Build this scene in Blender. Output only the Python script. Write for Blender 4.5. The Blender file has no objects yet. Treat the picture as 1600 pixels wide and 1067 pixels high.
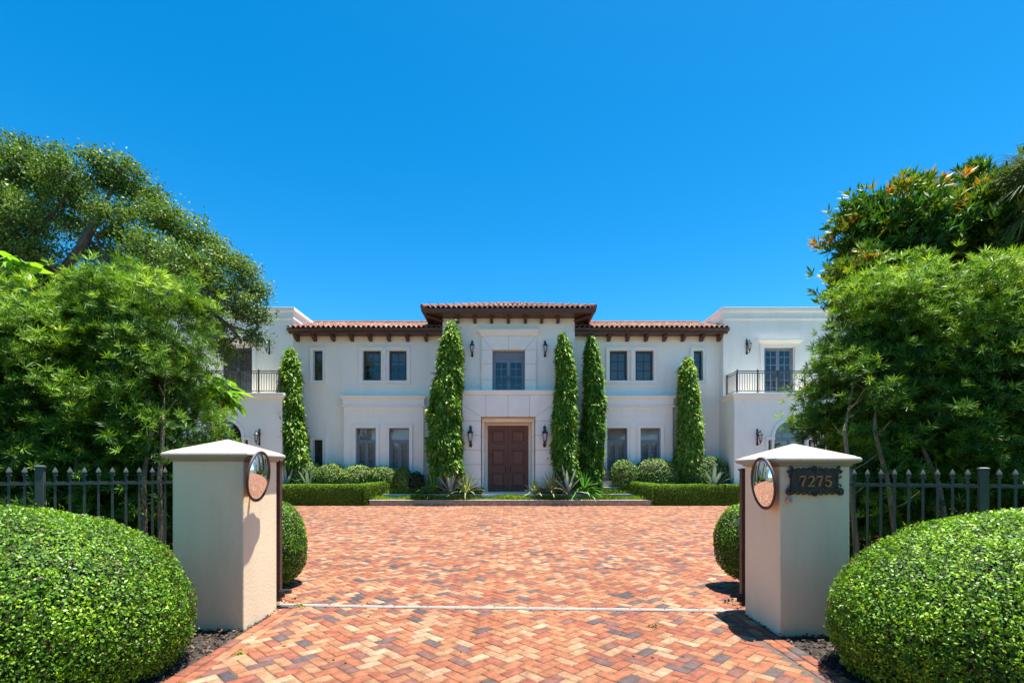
import bpy, math, random
import numpy as np
from math import pi, sin, cos, radians
random.seed(7)
RS = np.random.RandomState(11)
scene = bpy.context.scene
COL = scene.collection
F = 780.0                      # focal length in photo pixels
VX, VY, CH = 794.0, 735.0, 1.6 # vanishing point, camera height

def PX(px, D): return (px - VX) / F * D
def PZ(py, D): return CH + (VY - py) / F * D

# ------------------------------------------------------------------ helpers
class MB:
    def __init__(s): s.v = []; s.f = []; s.m = []; s.cur = 0
    def add(s, vs, fs):
        b = len(s.v); s.v += [tuple(v) for v in vs]
        for f in fs: s.f.append([b + i for i in f]); s.m.append(s.cur)
    def quad(s, a, b, c, d): s.add([a, b, c, d], [(0, 1, 2, 3)])
    def box(s, x0, x1, y0, y1, z0, z1):
        if x0 > x1: x0, x1 = x1, x0
        s.add([(x0,y0,z0),(x1,y0,z0),(x1,y1,z0),(x0,y1,z0),(x0,y0,z1),(x1,y0,z1),(x1,y1,z1),(x0,y1,z1)],
              [(0,3,2,1),(4,5,6,7),(0,1,5,4),(1,2,6,5),(2,3,7,6),(3,0,4,7)])
    def prism(s, poly, y0, y1):          # polygon in XZ, thickness in Y
        n = len(poly)
        vs = [(x, y0, z) for x, z in poly] + [(x, y1, z) for x, z in poly]
        s.add(vs, [tuple(range(n)), tuple(range(2*n-1, n-1, -1))] + [(i, (i+1) % n, (i+1) % n + n, i + n) for i in range(n)])
    def loft(s, cx, cy, prof):           # prof: (halfx, halfy, z)
        vs = []
        for hx, hy, z in prof: vs += [(cx-hx,cy-hy,z),(cx+hx,cy-hy,z),(cx+hx,cy+hy,z),(cx-hx,cy+hy,z)]
        fs = [(0,3,2,1)]
        for k in range(len(prof)-1):
            a = 4*k
            for i in range(4): fs.append((a+i, a+(i+1)%4, a+4+(i+1)%4, a+4+i))
        a = 4*(len(prof)-1); fs.append((a,a+1,a+2,a+3))
        s.add(vs, fs)
    def lathe(s, c, prof, n=12):         # prof (r, z) around vertical axis
        vs = []; m = len(prof)
        for r, z in prof:
            for i in range(n):
                a = 2*pi*i/n; vs.append((c[0]+r*cos(a), c[1]+r*sin(a), c[2]+z))
        fs = []
        for k in range(m-1):
            for i in range(n): fs.append((k*n+i, k*n+(i+1)%n, (k+1)*n+(i+1)%n, (k+1)*n+i))
        fs.append(tuple(range(n-1, -1, -1))); fs.append(tuple((m-1)*n+i for i in range(n)))
        s.add(vs, fs)
    def tube(s, pts, rad, n=8):
        pts = [np.array(p, float) for p in pts]
        if not hasattr(rad, '__len__'): rad = [rad]*len(pts)
        vs = []
        for k, p in enumerate(pts):
            d = pts[min(k+1, len(pts)-1)] - pts[max(k-1, 0)]; d = d/(np.linalg.norm(d)+1e-9)
            up = np.array([0,0,1.]) if abs(d[2]) < .9 else np.array([0,1.,0])
            a = np.cross(d, up); a /= np.linalg.norm(a); b = np.cross(d, a)
            for i in range(n):
                t = 2*pi*i/n; vs.append(tuple(p + rad[k]*(cos(t)*a + sin(t)*b)))
        fs = []
        for k in range(len(pts)-1):
            for i in range(n): fs.append((k*n+i, k*n+(i+1)%n, (k+1)*n+(i+1)%n, (k+1)*n+i))
        fs.append(tuple(range(n-1, -1, -1))); fs.append(tuple((len(pts)-1)*n+i for i in range(n)))
        s.add(vs, fs)
    def build(s, name, mats, parent=None, bevel=0, smooth=False):
        me = bpy.data.meshes.new(name); me.from_pydata(s.v, [], s.f)
        mats = mats if isinstance(mats, (list, tuple)) else [mats]
        for m in mats: me.materials.append(m)
        me.polygons.foreach_set('material_index', s.m)
        import bmesh
        b = bmesh.new(); b.from_mesh(me); bmesh.ops.recalc_face_normals(b, faces=b.faces); b.to_mesh(me); b.free()
        if smooth:
            me.polygons.foreach_set('use_smooth', [True]*len(me.polygons))
        o = bpy.data.objects.new(name, me); COL.objects.link(o); o.parent = parent
        if bevel:
            md = o.modifiers.new('Bevel', 'BEVEL'); md.width = bevel; md.segments = 2; md.limit_method = 'ANGLE'
        return o

def npmesh(name, V, Q, rnd, mat, parent=None, smooth=False):
    me = bpy.data.meshes.new(name); n, m = len(V), len(Q)
    me.vertices.add(n); me.vertices.foreach_set('co', np.ascontiguousarray(V, dtype=np.float32).ravel())
    me.loops.add(4*m); me.loops.foreach_set('vertex_index', np.ascontiguousarray(Q, dtype=np.int32).ravel())
    me.polygons.add(m); me.polygons.foreach_set('loop_start', np.arange(0, 4*m, 4, dtype=np.int32))
    me.polygons.foreach_set('loop_total', np.full(m, 4, dtype=np.int32))
    at = me.attributes.new('rnd', 'FLOAT', 'FACE'); at.data.foreach_set('value', np.asarray(rnd, dtype=np.float32))
    me.materials.append(mat); me.update(); me.validate()
    if smooth: me.polygons.foreach_set('use_smooth', np.ones(m, dtype=bool))
    o = bpy.data.objects.new(name, me); COL.objects.link(o); o.parent = parent
    return o

def tag(o, label=None, cat=None, group=None, kind=None):
    if label: o['label'] = label
    if cat: o['category'] = cat
    if group: o['group'] = group
    if kind: o['kind'] = kind
    return o
def empty(name, loc=(0,0,0), rz=0):
    o = bpy.data.objects.new(name, None); COL.objects.link(o); o.location = loc; o.rotation_euler.z = rz
    return o
def copy_tree(o, parent=None):
    c = o.copy(); COL.objects.link(c); c.parent = parent
    for ch in list(o.children): copy_tree(ch, c)
    return c

# ------------------------------------------------------------------ materials
def nm(name):
    m = bpy.data.materials.new(name); m.use_nodes = True; nt = m.node_tree
    return m, nt, nt.nodes['Principled BSDF']
def plain(name, col, rough=.6, var=.1, scale=3., bump=.0, bscale=60., metal=0., spec=.5, stain=None):
    m, nt, b = nm(name); N = nt.nodes; L = nt.links
    tc = N.new('ShaderNodeTexCoord')
    nz = N.new('ShaderNodeTexNoise'); nz.inputs['Scale'].default_value = scale; nz.inputs['Detail'].default_value = 6
    L.new(tc.outputs['Object'], nz.inputs['Vector'])
    rp = N.new('ShaderNodeValToRGB')
    lo = [c*(1-var) for c in col]; hi = [min(1, c*(1+var)) for c in col]
    rp.color_ramp.elements[0].position = .3; rp.color_ramp.elements[1].position = .7
    rp.color_ramp.elements[0].color = (*lo, 1); rp.color_ramp.elements[1].color = (*hi, 1)
    L.new(nz.outputs['Fac'], rp.inputs['Fac'])
    out = rp.outputs['Color']
    if stain:
        scol, sscale, lo_, hi_ = stain
        n3 = N.new('ShaderNodeTexNoise'); n3.inputs['Scale'].default_value = sscale; n3.inputs['Detail'].default_value = 8; n3.inputs['Roughness'].default_value = .65
        mp = N.new('ShaderNodeMapping'); mp.inputs['Scale'].default_value = (1.6, 1.6, .5)
        L.new(tc.outputs['Object'], mp.inputs['Vector']); L.new(mp.outputs['Vector'], n3.inputs['Vector'])
        mr = N.new('ShaderNodeMapRange'); mr.inputs[1].default_value = lo_; mr.inputs[2].default_value = hi_; mr.inputs[4].default_value = .6
        L.new(n3.outputs['Fac'], mr.inputs[0])
        mx = N.new('ShaderNodeMixRGB'); mx.inputs[2].default_value = (*scol, 1)
        L.new(mr.outputs[0], mx.inputs[0]); L.new(out, mx.inputs[1]); out = mx.outputs[0]
    L.new(out, b.inputs['Base Color'])
    b.inputs['Roughness'].default_value = rough; b.inputs['Metallic'].default_value = metal
    b.inputs['Specular IOR Level'].default_value = spec
    if bump:
        n2 = N.new('ShaderNodeTexNoise'); n2.inputs['Scale'].default_value = bscale; n2.inputs['Detail'].default_value = 5
        L.new(tc.outputs['Object'], n2.inputs['Vector'])
        bp = N.new('ShaderNodeBump'); bp.inputs['Strength'].default_value = bump; bp.inputs['Distance'].default_value = .02
        L.new(n2.outputs['Fac'], bp.inputs['Height']); L.new(bp.outputs['Normal'], b.inputs['Normal'])
    return m
def leafmat(name, stops, rough=.45, trans=.3, spec=.4):
    """stops: [(pos, rgb)] picked by the per-leaf random attribute"""
    m, nt, b = nm(name); N = nt.nodes; L = nt.links
    at = N.new('ShaderNodeAttribute'); at.attribute_name = 'rnd'
    rp = N.new('ShaderNodeValToRGB'); el = rp.color_ramp.elements
    el[0].position = stops[0][0]; el[0].color = (*stops[0][1], 1)
    el[1].position = stops[-1][0]; el[1].color = (*stops[-1][1], 1)
    for p, c in stops[1:-1]:
        e = el.new(p); e.color = (*c, 1)
    L.new(at.outputs['Fac'], rp.inputs['Fac'])
    L.new(rp.outputs['Color'], b.inputs['Base Color'])
    b.inputs['Roughness'].default_value = rough; b.inputs['Specular IOR Level'].default_value = spec
    tr = N.new('ShaderNodeBsdfTranslucent')
    hs = N.new('ShaderNodeMixRGB'); hs.blend_type = 'MULTIPLY'; hs.inputs[0].default_value = 1; hs.inputs[2].default_value = (1.3, 1.25, .4, 1)
    L.new(rp.outputs['Color'], hs.inputs[1]); L.new(hs.outputs[0], tr.inputs['Color'])
    mx = N.new('ShaderNodeMixShader'); mx.inputs[0].default_value = trans
    L.new(b.outputs[0], mx.inputs[1]); L.new(tr.outputs[0], mx.inputs[2])
    L.new(mx.outputs[0], N['Material Output'].inputs['Surface'])
    return m

M = {}
M['stucco'] = plain('stucco', (.94,.88,.775), .85, .02, .7, .25, 45, spec=.2, stain=((.80,.73,.62), 1.3, .5, .8))
M['stone'] = plain('stone', (.90,.835,.73), .7, .04, 2.5, .15, 90, spec=.3)
M['trim'] = plain('trim', (.91,.86,.77), .7, .02, 2., .08, 60, spec=.3)
M['joint'] = plain('joint', (.40,.38,.36), .9, .1)
M['wood'] = plain('wood', (.085,.035,.022), .45, .25, 6., .15, 80)
M['door'] = plain('door', (.19,.075,.048), .35, .18, 9., .1, 60)
M['blueframe'] = plain('blueframe', (.17,.205,.25), .45, .06, 4.)
M['darkframe'] = plain('darkframe', (.045,.045,.05), .5, .1, 4.)
M['iron'] = plain('iron', (.028,.027,.027), .5, .3, 20., .2, 90)
M['rail'] = plain('rail', (.07,.07,.072), .5, .2, 20.)
M['bronze'] = plain('bronze', (.085,.068,.055), .45, .3, 30., .5, 120, metal=.6)
M['copper'] = plain('copper', (.50,.235,.11), .45, .15, 20., metal=.5)
M['fence'] = plain('fence', (.062,.075,.068), .45, .15, 12., .05, 60)
M['gate'] = plain('gate', (.085,.038,.028), .5, .3, 10., .2, 70)
M['pillar'] = plain('pillar', (.86,.70,.47), .85, .05, 1.2, .12, 38, spec=.2, stain=((.62,.50,.33), 1.1, .45, .75))
M['cap'] = plain('cap', (.37,.35,.295), .85, .04, 3., .12, 50, spec=.2, stain=((.29,.26,.20), 3., .58, .85))
M['white_metal'] = plain('white_metal', (.23,.22,.20), .85, .12, 8., .1, 60)
M['concrete'] = plain('concrete', (.42,.40,.36), .9, .15, 5., .4, 60)
M['blind'] = plain('blind', (.36,.33,.28), .8, .1, 3.)
M['curtain'] = plain('curtain', (.09,.07,.05), .9, .2, 5.)
M['bark'] = plain('bark', (.27,.185,.11), .9, .35, 14., .9, 40)
M['oakbark'] = plain('oakbark', (.12,.10,.085), .95, .3, 8., .9, 25)
M['soil'] = plain('soil', (.032,.024,.019), .95, .35, 25., 1., 60)
M['ground'] = plain('ground', (.06,.08,.03), .95, .4, 1.5, .6, 30)
M['asphalt'] = plain('asphalt', (.05,.05,.052), .9, .2, 20., .5, 120)
M['mortar'] = plain('mortar', (.085,.062,.05), .95, .3, 30., .5, 90)
M['dark_room'] = plain('dark_room', (.05,.045,.04), .9)
M['shade'] = plain('shade', (.55,.56,.55), .3, .1, 10.)
M['core'] = plain('core', (.022,.035,.012), .9, .4, 20.)  # dark green that paints the shaded insides of bushes and hedges
def glassmat(name, refl, tint):
    m = bpy.data.materials.new(name); m.use_nodes = True; nt = m.node_tree; N = nt.nodes; L = nt.links
    N.remove(N['Principled BSDF'])
    t = N.new('ShaderNodeBsdfTransparent'); t.inputs[0].default_value = (*tint, 1)
    g = N.new('ShaderNodeBsdfGlossy'); g.inputs['Roughness'].default_value = .015
    fr = N.new('ShaderNodeFresnel'); fr.inputs[0].default_value = 1.5
    ad = N.new('ShaderNodeMath'); ad.inputs[1].default_value = refl; L.new(fr.outputs[0], ad.inputs[0])
    tc = N.new('ShaderNodeTexCoord'); nz = N.new('ShaderNodeTexNoise'); nz.inputs['Scale'].default_value = 1.6
    L.new(tc.outputs['Object'], nz.inputs['Vector'])
    bp = N.new('ShaderNodeBump'); bp.inputs['Strength'].default_value = .06; bp.inputs['Distance'].default_value = .05
    L.new(nz.outputs['Fac'], bp.inputs['Height']); L.new(bp.outputs[0], g.inputs['Normal'])
    mx = N.new('ShaderNodeMixShader'); L.new(ad.outputs[0], mx.inputs[0]); L.new(t.outputs[0], mx.inputs[1]); L.new(g.outputs[0], mx.inputs[2])
    L.new(mx.outputs[0], N['Material Output'].inputs['Surface'])
    return m
M['glass'] = glassmat('glass', .04, (.62,.64,.63))
M['lampglass'] = glassmat('lampglass', .1, (.9,.9,.88))
mm, nt_, b_ = nm('mirror'); b_.inputs['Base Color'].default_value = (.88,.9,.92,1); b_.inputs['Metallic'].default_value = 1; b_.inputs['Roughness'].default_value = .02
M['mirror'] = mm

def attr_ramp_mat(name, stops, rough, noise_scale, bump, dark=(.05,.04,.04), speck=.35):
    m, nt, b = nm(name); N = nt.nodes; L = nt.links
    at = N.new('ShaderNodeAttribute'); at.attribute_name = 'rnd'
    rp = N.new('ShaderNodeValToRGB'); el = rp.color_ramp.elements
    el[0].position = stops[0][0]; el[0].color = (*stops[0][1], 1)
    el[1].position = stops[-1][0]; el[1].color = (*stops[-1][1], 1)
    for p, c in stops[1:-1]:
        e = el.new(p); e.color = (*c, 1)
    L.new(at.outputs['Fac'], rp.inputs['Fac'])
    tc = N.new('ShaderNodeTexCoord')
    nz = N.new('ShaderNodeTexNoise'); nz.inputs['Scale'].default_value = noise_scale; nz.inputs['Detail'].default_value = 8; nz.inputs['Roughness'].default_value = .7
    L.new(tc.outputs['Object'], nz.inputs['Vector'])
    mr = N.new('ShaderNodeMapRange'); mr.inputs[1].default_value = .3; mr.inputs[2].default_value = .75; mr.inputs[3].default_value = .5; mr.inputs[4].default_value = 1.42
    L.new(nz.outputs['Fac'], mr.inputs[0])
    mu = N.new('ShaderNodeMixRGB'); mu.blend_type = 'MULTIPLY'; mu.inputs[0].default_value = 1
    L.new(rp.outputs['Color'], mu.inputs[1]); L.new(mr.outputs[0], mu.inputs[2])
    big = N.new('ShaderNodeTexNoise'); big.inputs['Scale'].default_value = .55; big.inputs['Detail'].default_value = 6; big.inputs['Roughness'].default_value = .6
    L.new(tc.outputs['Object'], big.inputs['Vector'])
    mb_ = N.new('ShaderNodeMapRange'); mb_.inputs[1].default_value = .3; mb_.inputs[2].default_value = .7; mb_.inputs[3].default_value = .8; mb_.inputs[4].default_value = 1.16
    L.new(big.outputs['Fac'], mb_.inputs[0]); mu2 = N.new('ShaderNodeMixRGB'); mu2.blend_type = 'MULTIPLY'; mu2.inputs[0].default_value = 1
    L.new(mu.outputs[0], mu2.inputs[1]); L.new(mb_.outputs[0], mu2.inputs[2]); mu = mu2
    n2 = N.new('ShaderNodeTexNoise'); n2.inputs['Scale'].default_value = noise_scale*4.5; n2.inputs['Detail'].default_value = 4
    L.new(tc.outputs['Object'], n2.inputs['Vector'])
    m2 = N.new('ShaderNodeMapRange'); m2.inputs[1].default_value = .6; m2.inputs[2].default_value = .72; m2.inputs[4].default_value = speck
    L.new(n2.outputs['Fac'], m2.inputs[0])
    mx = N.new('ShaderNodeMixRGB'); mx.inputs[2].default_value = (*dark, 1)
    L.new(m2.outputs[0], mx.inputs[0]); L.new(mu.outputs[0], mx.inputs[1])
    L.new(mx.outputs[0], b.inputs['Base Color']); b.inputs['Roughness'].default_value = rough; b.inputs['Specular IOR Level'].default_value = .3
    bp = N.new('ShaderNodeBump'); bp.inputs['Strength'].default_value = bump; bp.inputs['Distance'].default_value = .01
    L.new(n2.outputs['Fac'], bp.inputs['Height']); L.new(bp.outputs['Normal'], b.inputs['Normal'])
    return m
M['brick'] = attr_ramp_mat('brick', [(0,(.055,.045,.05)),(.035,(.085,.062,.06)),(.09,(.135,.068,.055)),(.18,(.19,.062,.038)),(.32,(.235,.075,.036)),(.5,(.245,.092,.044)),
    (.64,(.255,.112,.054)),(.78,(.265,.135,.070)),(.90,(.29,.165,.092)),(1,(.33,.215,.135))], .8, 11, .6, speck=.5)
M['tile'] = attr_ramp_mat('tile', [(0,(.24,.10,.065)),(.4,(.33,.155,.10)),(.8,(.38,.22,.155)),(1,(.42,.32,.26))], .85, 6, .3, dark=(.16,.09,.06))
M['gravelcurb'] = attr_ramp_mat('gravelcurb', [(0,(.44,.29,.19)),(1,(.55,.40,.28))], .95, 8, 1., dark=(.10,.06,.04), speck=.8)

# foliage palettes
L_box = leafmat('box_leaf', [(0,(.16,.10,.045)),(.012,(.02,.06,.008)),(.35,(.07,.19,.012)),(.7,(.20,.38,.015)),(1,(.34,.52,.03))], .45, .3, .35)
L_pod = leafmat('podocarpus_leaf', [(0,(.03,.08,.012)),(.4,(.085,.19,.018)),(.75,(.20,.36,.025)),(1,(.40,.54,.045))], .5, .3, .3)
L_dark = leafmat('glossy_leaf', [(0,(.018,.06,.010)),(.5,(.045,.14,.016)),(.84,(.16,.24,.02)),(.93,(.42,.26,.03)),(1,(.42,.17,.03))], .5, .25, .22)
L_mast = leafmat('mast_leaf', [(0,(.04,.12,.012)),(.4,(.12,.28,.025)),(1,(.42,.56,.10))], .45, .3, .3)
L_oak = leafmat('oak_leaf', [(0,(.035,.08,.02)),(.5,(.10,.19,.035)),(1,(.27,.37,.09))], .5, .28, .25)
L_hedge = leafmat('hedge_leaf', [(0,(.05,.11,.014)),(.5,(.15,.27,.02)),(1,(.27,.42,.035))], .55, .25, .2)
L_round = leafmat('round_leaf', [(0,(.06,.12,.025)),(.5,(.18,.29,.05)),(1,(.40,.50,.15))], .5, .22, .3)
L_agave = leafmat('agave_leaf', [(0,(.17,.25,.26)),(1,(.40,.50,.50))], .5, .1, .4)
L_varieg = leafmat('variegated_leaf', [(0,(.09,.17,.05)),(.5,(.25,.32,.12)),(1,(.55,.55,.30))], .4, .2, .5)
L_fern = leafmat('bright_leaf', [(0,(.04,.17,.02)),(1,(.12,.38,.05))], .4, .3, .5)
L_broad = leafmat('broad_leaf', [(0,(.08,.24,.02)),(1,(.26,.48,.05))], .35, .4, .5)
L_grass = leafmat('grass_blade', [(0,(.08,.17,.012)),(1,(.27,.42,.035))], .6, .25, .2)
L_palm = leafmat('palm_leaf', [(0,(.05,.09,.035)),(.7,(.11,.16,.07)),(1,(.30,.26,.17))], .5, .2, .4)
L_gc = leafmat('cover_leaf', [(0,(.015,.03,.012)),(1,(.045,.075,.025))], .5, .2, .4)
L_chip = leafmat('chip', [(0,(.02,.014,.01)),(.6,(.06,.042,.03)),(1,(.15,.11,.08))], .9, 0, .2)

# ------------------------------------------------------------------ instancing of leaf templates (baked to one mesh)
def norm(a): return a/(np.linalg.norm(a, axis=-1, keepdims=True)+1e-9)
def frames(d, n):
    d = norm(d); x = norm(np.cross(d, n)); z = np.cross(x, d)
    return np.stack([x, d, z], axis=-1)
def rnd_dirs(N): return norm(RS.normal(size=(N, 3)))
def scatter(tv, tf, pos, d, n, scale, rnd, leafvar=.25):
    N = len(pos); tv = np.asarray(tv, float); tf = np.asarray(tf, int); k = len(tv)
    R = frames(d, n)
    V = np.einsum('nij,kj->nki', R, tv)*np.asarray(scale).reshape(-1, 1, 1) + pos[:, None, :]
    Q = (tf[None] + (np.arange(N)*k)[:, None, None]).reshape(-1, 4)
    r = np.repeat(np.asarray(rnd), len(tf)) + RS.uniform(-leafvar, leafvar, N*len(tf))
    return V.reshape(-1, 3), Q, np.clip(r, 0, 1)
def merge(parts):
    V = []; Q = []; R = []; b = 0
    for v, q, r in parts: V.append(v); Q.append(q+b); R.append(r); b += len(v)
    return np.concatenate(V), np.concatenate(Q), np.concatenate(R)
MLEAF = ([(0,0,0),(.15,.4,.05),(0,1,-.10),(-.15,.4,.05)], [(0,1,2,3)])
LEAF = ([(0,0,0),(.27,.45,.07),(0,1,-.04),(-.27,.45,.07)], [(0,1,2,3)])
NARROW = ([(0,0,0),(.075,.45,.02),(0,1,-.10),(-.075,.45,.02)], [(0,1,2,3)])
def blades(n, spread, w, seed, up=.6, curve=.0, lenvar=.25):
    """a whorl of narrow leaves round +Y"""
    r = np.random.RandomState(seed); V = []; Q = []
    for i in range(n):
        a = 2*pi*i/n*2.4 + r.uniform(-.3, .3); t = spread*r.uniform(.45, 1.1)
        d = np.array([cos(a)*sin(t), cos(t), sin(a)*sin(t)]); l = 1 + r.uniform(-lenvar, lenvar)
        s = norm(np.cross(d, r.normal(size=3)*.35 + np.array([0,1.,0])))
        root = np.array([0, r.uniform(-.35, .15), 0]); b = len(V)
        mid = root + d*l*.5; tip = root + d*l - np.array([0, curve, 0])
        V += [root, mid + s*w, tip, mid - s*w]; Q.append((b, b+1, b+2, b+3))
    return np.array(V), np.array(Q)
def super_pts(N, c, r, e=2.6, lo=.75, hi=1.03, zmin=None):
    d = rnd_dirs(N); k = (np.abs(d)**e).sum(1)**(-1/e)
    s = d*k[:, None]*RS.uniform(lo, hi, (N, 1))
    p = np.array(c) + s*np.array(r); nn = norm(s/np.array(r))
    if zmin is not None:
        ok = p[:, 2] > zmin; p = p[ok]; nn = nn[ok]
    return p, nn
def lump(p, f, a): return a*(np.sin(p[:,0]*f+1.3)*np.sin(p[:,1]*f*1.1+.4)+np.sin(p[:,2]*f*1.3+p[:,0]*f*.5)*.6)

# ------------------------------------------------------------------ camera, world, sun
cam = bpy.data.cameras.new('camera'); co = bpy.data.objects.new('camera', cam); COL.objects.link(co)
co.location = (0, 0, CH); co.rotation_euler = (pi/2, 0, 0)
cam.lens = F/1600*36; cam.sensor_width = 36; cam.shift_x = 6/1600; cam.shift_y = 201.5/1600; cam.clip_end = 3000; cam.clip_start = .05
scene.camera = co
w = bpy.data.worlds.new('World'); scene.world = w; w.use_nodes = True
nt = w.node_tree; bg = nt.nodes['Background']
sky = nt.nodes.new('ShaderNodeTexSky'); sky.sky_type = 'NISHITA'; sky.sun_disc = False
EL, AZ = radians(80.2), radians(78)      # azimuth from +Y towards +X
sky.sun_elevation = EL; sky.sun_rotation = AZ
sky.air_density = .65; sky.dust_density = .15; sky.ozone_density = 3.0
hs = nt.nodes.new('ShaderNodeHueSaturation'); hs.inputs['Saturation'].default_value = 1.39; hs.inputs['Hue'].default_value = .497
nt.links.new(sky.outputs[0], hs.inputs['Color']); tn_ = nt.nodes.new('ShaderNodeMixRGB'); tn_.blend_type = 'MULTIPLY'; tn_.inputs[0].default_value = 1; tn_.inputs[2].default_value = (1.0, .97, .82, 1)
nt.links.new(hs.outputs[0], tn_.inputs[1]); nt.links.new(tn_.outputs[0], bg.inputs[0]); bg.inputs[1].default_value = .124
sl = bpy.data.lights.new('sun', 'SUN'); sl.energy = 5.0; sl.angle = radians(.53); sl.color = (1, .95, .87)
so = bpy.data.objects.new('sun', sl); COL.objects.link(so)
from mathutils import Vector
sd = Vector((sin(AZ)*cos(EL), cos(AZ)*cos(EL), sin(EL)))
so.rotation_euler = sd.to_track_quat('Z', 'Y').to_euler()
scene.view_settings.view_transform = 'Standard'; scene.view_settings.look = 'None'; scene.view_settings.exposure = 1.5
scene.cycles.max_bounces = 8; scene.cycles.transparent_max_bounces = 12

# ------------------------------------------------------------------ ground, driveway
g = MB(); g.add([(-400,-400,-.03),(400,-400,-.03),(400,700,-.03),(-400,700,-.03)], [(0,1,2,3)])
tag(g.build('ground', M['ground']), kind='structure')
g = MB(); g.quad((-400,-9,-.02),(400,-9,-.02),(400,-3.2,-.02),(-400,-3.2,-.02))
tag(g.build('road', M['asphalt']), kind='structure')

def bricks(region, y0, y1, x0, x1, org=(0,0)):
    W = .105; out = []
    n = int(40/W)
    i, j = np.meshgrid(np.arange(-n, n), np.arange(-n, n)); i = i.ravel(); j = j.ravel()
    c = (i-j) % 4
    res = []
    for hor in (True, False):
        k = (c == 0) if hor else (c == 3)
        a = i[k].astype(float); b = j[k].astype(float)
        cx = a + (1 if hor else .5); cy = b + (.5 if hor else 1)
        X = (cx-cy)*W/math.sqrt(2)+org[0]; Y = (cx+cy)*W/math.sqrt(2)+org[1]
        ok = (X > x0) & (X < x1) & (Y > y0) & (Y < y1); ok &= region(X, Y)
        X = X[ok]; Y = Y[ok]; ang = radians(45 if hor else 135)
        res.append((X, Y, np.full(len(X), ang)))
    return [np.concatenate(t) for t in zip(*res)]
def brickmesh(X, Y, A, L=.21, W=.105, gap=.0042, z=0.):
    N = len(X); A = A + RS.normal(0, .008, N)
    hx, hy = L/2-gap, W/2-gap; t = .005
    tv = np.array([(-hx+t,-hy+t,0),(hx-t,-hy+t,0),(hx-t,hy-t,0),(-hx+t,hy-t,0),(-hx,-hy,-.006),(hx,-hy,-.006),(hx,hy,-.006),(-hx,hy,-.006),(-hx,-hy,-.03),(hx,-hy,-.03),(hx,hy,-.03),(-hx,hy,-.03)])
    tf = np.array([(0,1,2,3),(4,5,1,0),(5,6,2,1),(6,7,3,2),(7,4,0,3),(8,9,5,4),(9,10,6,5),(10,11,7,6),(11,8,4,7)])
    ca, sa = np.cos(A)[:, None], np.sin(A)[:, None]
    sx = RS.uniform(.975, 1.0, (N,1)); sy = RS.uniform(.965, 1.0, (N,1))
    vx = tv[:,0]*sx; vy = tv[:,1]*sy
    px = X[:,None] + vx*ca - vy*sa; py = Y[:,None] + vx*sa + vy*ca
    tilt = RS.normal(0, .006, (N,2))
    pz = z + tv[:,2][None] + RS.normal(0, .0012, (N,1)) + vx*tilt[:,:1] + vy*tilt[:,1:]
    V = np.stack([px, py, pz], -1).reshape(-1, 3); k = len(tv)
    Q = (tf[None] + (np.arange(N)*k)[:,None,None]).reshape(-1, 4)
    v = RS.uniform(0, 1, N)
    return V, Q, np.repeat(v, len(tf))
EDGE = 2.62
GY = 5.35                                  # where the drive widens behind the piers
def region(X, Y): return np.where(Y < GY+.2, np.abs(X) < EDGE-.23, np.abs(X) < np.where(Y < 9.5, 3.9+.0*X, 14.))
parts = [brickmesh(*bricks(region, -3.1, 22.75, -14, 14))]
for s in (-1, 1):                          # edging courses laid along the drive
    for k in range(2):
        yy = np.arange(-3.0, 5.8, .212) + (k*.1); xx = np.full(len(yy), s*(EDGE-.055-.108*k))
        if k == 1 or True: parts.append(brickmesh(xx, yy, np.full(len(yy), pi/2), z=.003))
V, Q, R = merge(parts)
tag(npmesh('driveway', V, Q, R, M['brick']), kind='structure')
g = MB(); g.quad((-EDGE,-3.2,-.008),(EDGE,-3.2,-.008),(EDGE,5.9,-.008),(-EDGE,5.9,-.008))
g.quad((-3.9,5.9,-.008),(3.9,5.9,-.008),(3.9,9.5,-.008),(-3.9,9.5,-.008)); g.quad((-14,9.5,-.008),(14,9.5,-.008),(14,22.8,-.008),(-14,22.8,-.008))
tag(g.build('driveway_bed', M['mortar']), kind='structure')
g = MB()
for s in (-1, 1):
    g.quad((s*EDGE,-3.2,-.016),(s*12,-3.2,-.016),(s*12,9.5,-.016),(s*EDGE,9.5,-.016))
tag(g.build('mulch_bed', M['soil']), kind='structure')
N = 16000
p = np.stack([RS.uniform(EDGE+.0, 4.6, N)*RS.choice([-1,1], N), RS.uniform(2.5, 6.2, N), RS.uniform(-.014, .012, N)], 1)
d = rnd_dirs(N); d[:,2] *= .35; n = np.stack([RS.normal(0,.5,N), RS.normal(0,.5,N), np.ones(N)], 1)
chip = ([(-.3,0,0),(.3,.05,.1),(.25,1,.05),(-.28,.95,0)], [(0,1,2,3)])
V, Q, R = scatter(*chip, p, d, n, RS.uniform(.012, .04, N), RS.uniform(0, 1, N))
tag(npmesh('mulch', V, Q, R, L_chip), 'dark bark mulch covering the beds beside the gate piers', 'mulch', kind='stuff')
# raised beds in front of the house
BED = .5
g = MB(); g.box(-17,17, 24.2, 40, -.02, BED-.02)
g.box(-17,-6.9, 23.5, 24.2, -.02, .28); g.box(6.9,17, 23.5, 24.2, -.02, .28)
g.box(-6.2, 6.2, 23.4, 24.2, -.02, BED-.03)
tag(g.build('planting_bed', M['soil']), kind='structure')
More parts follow.
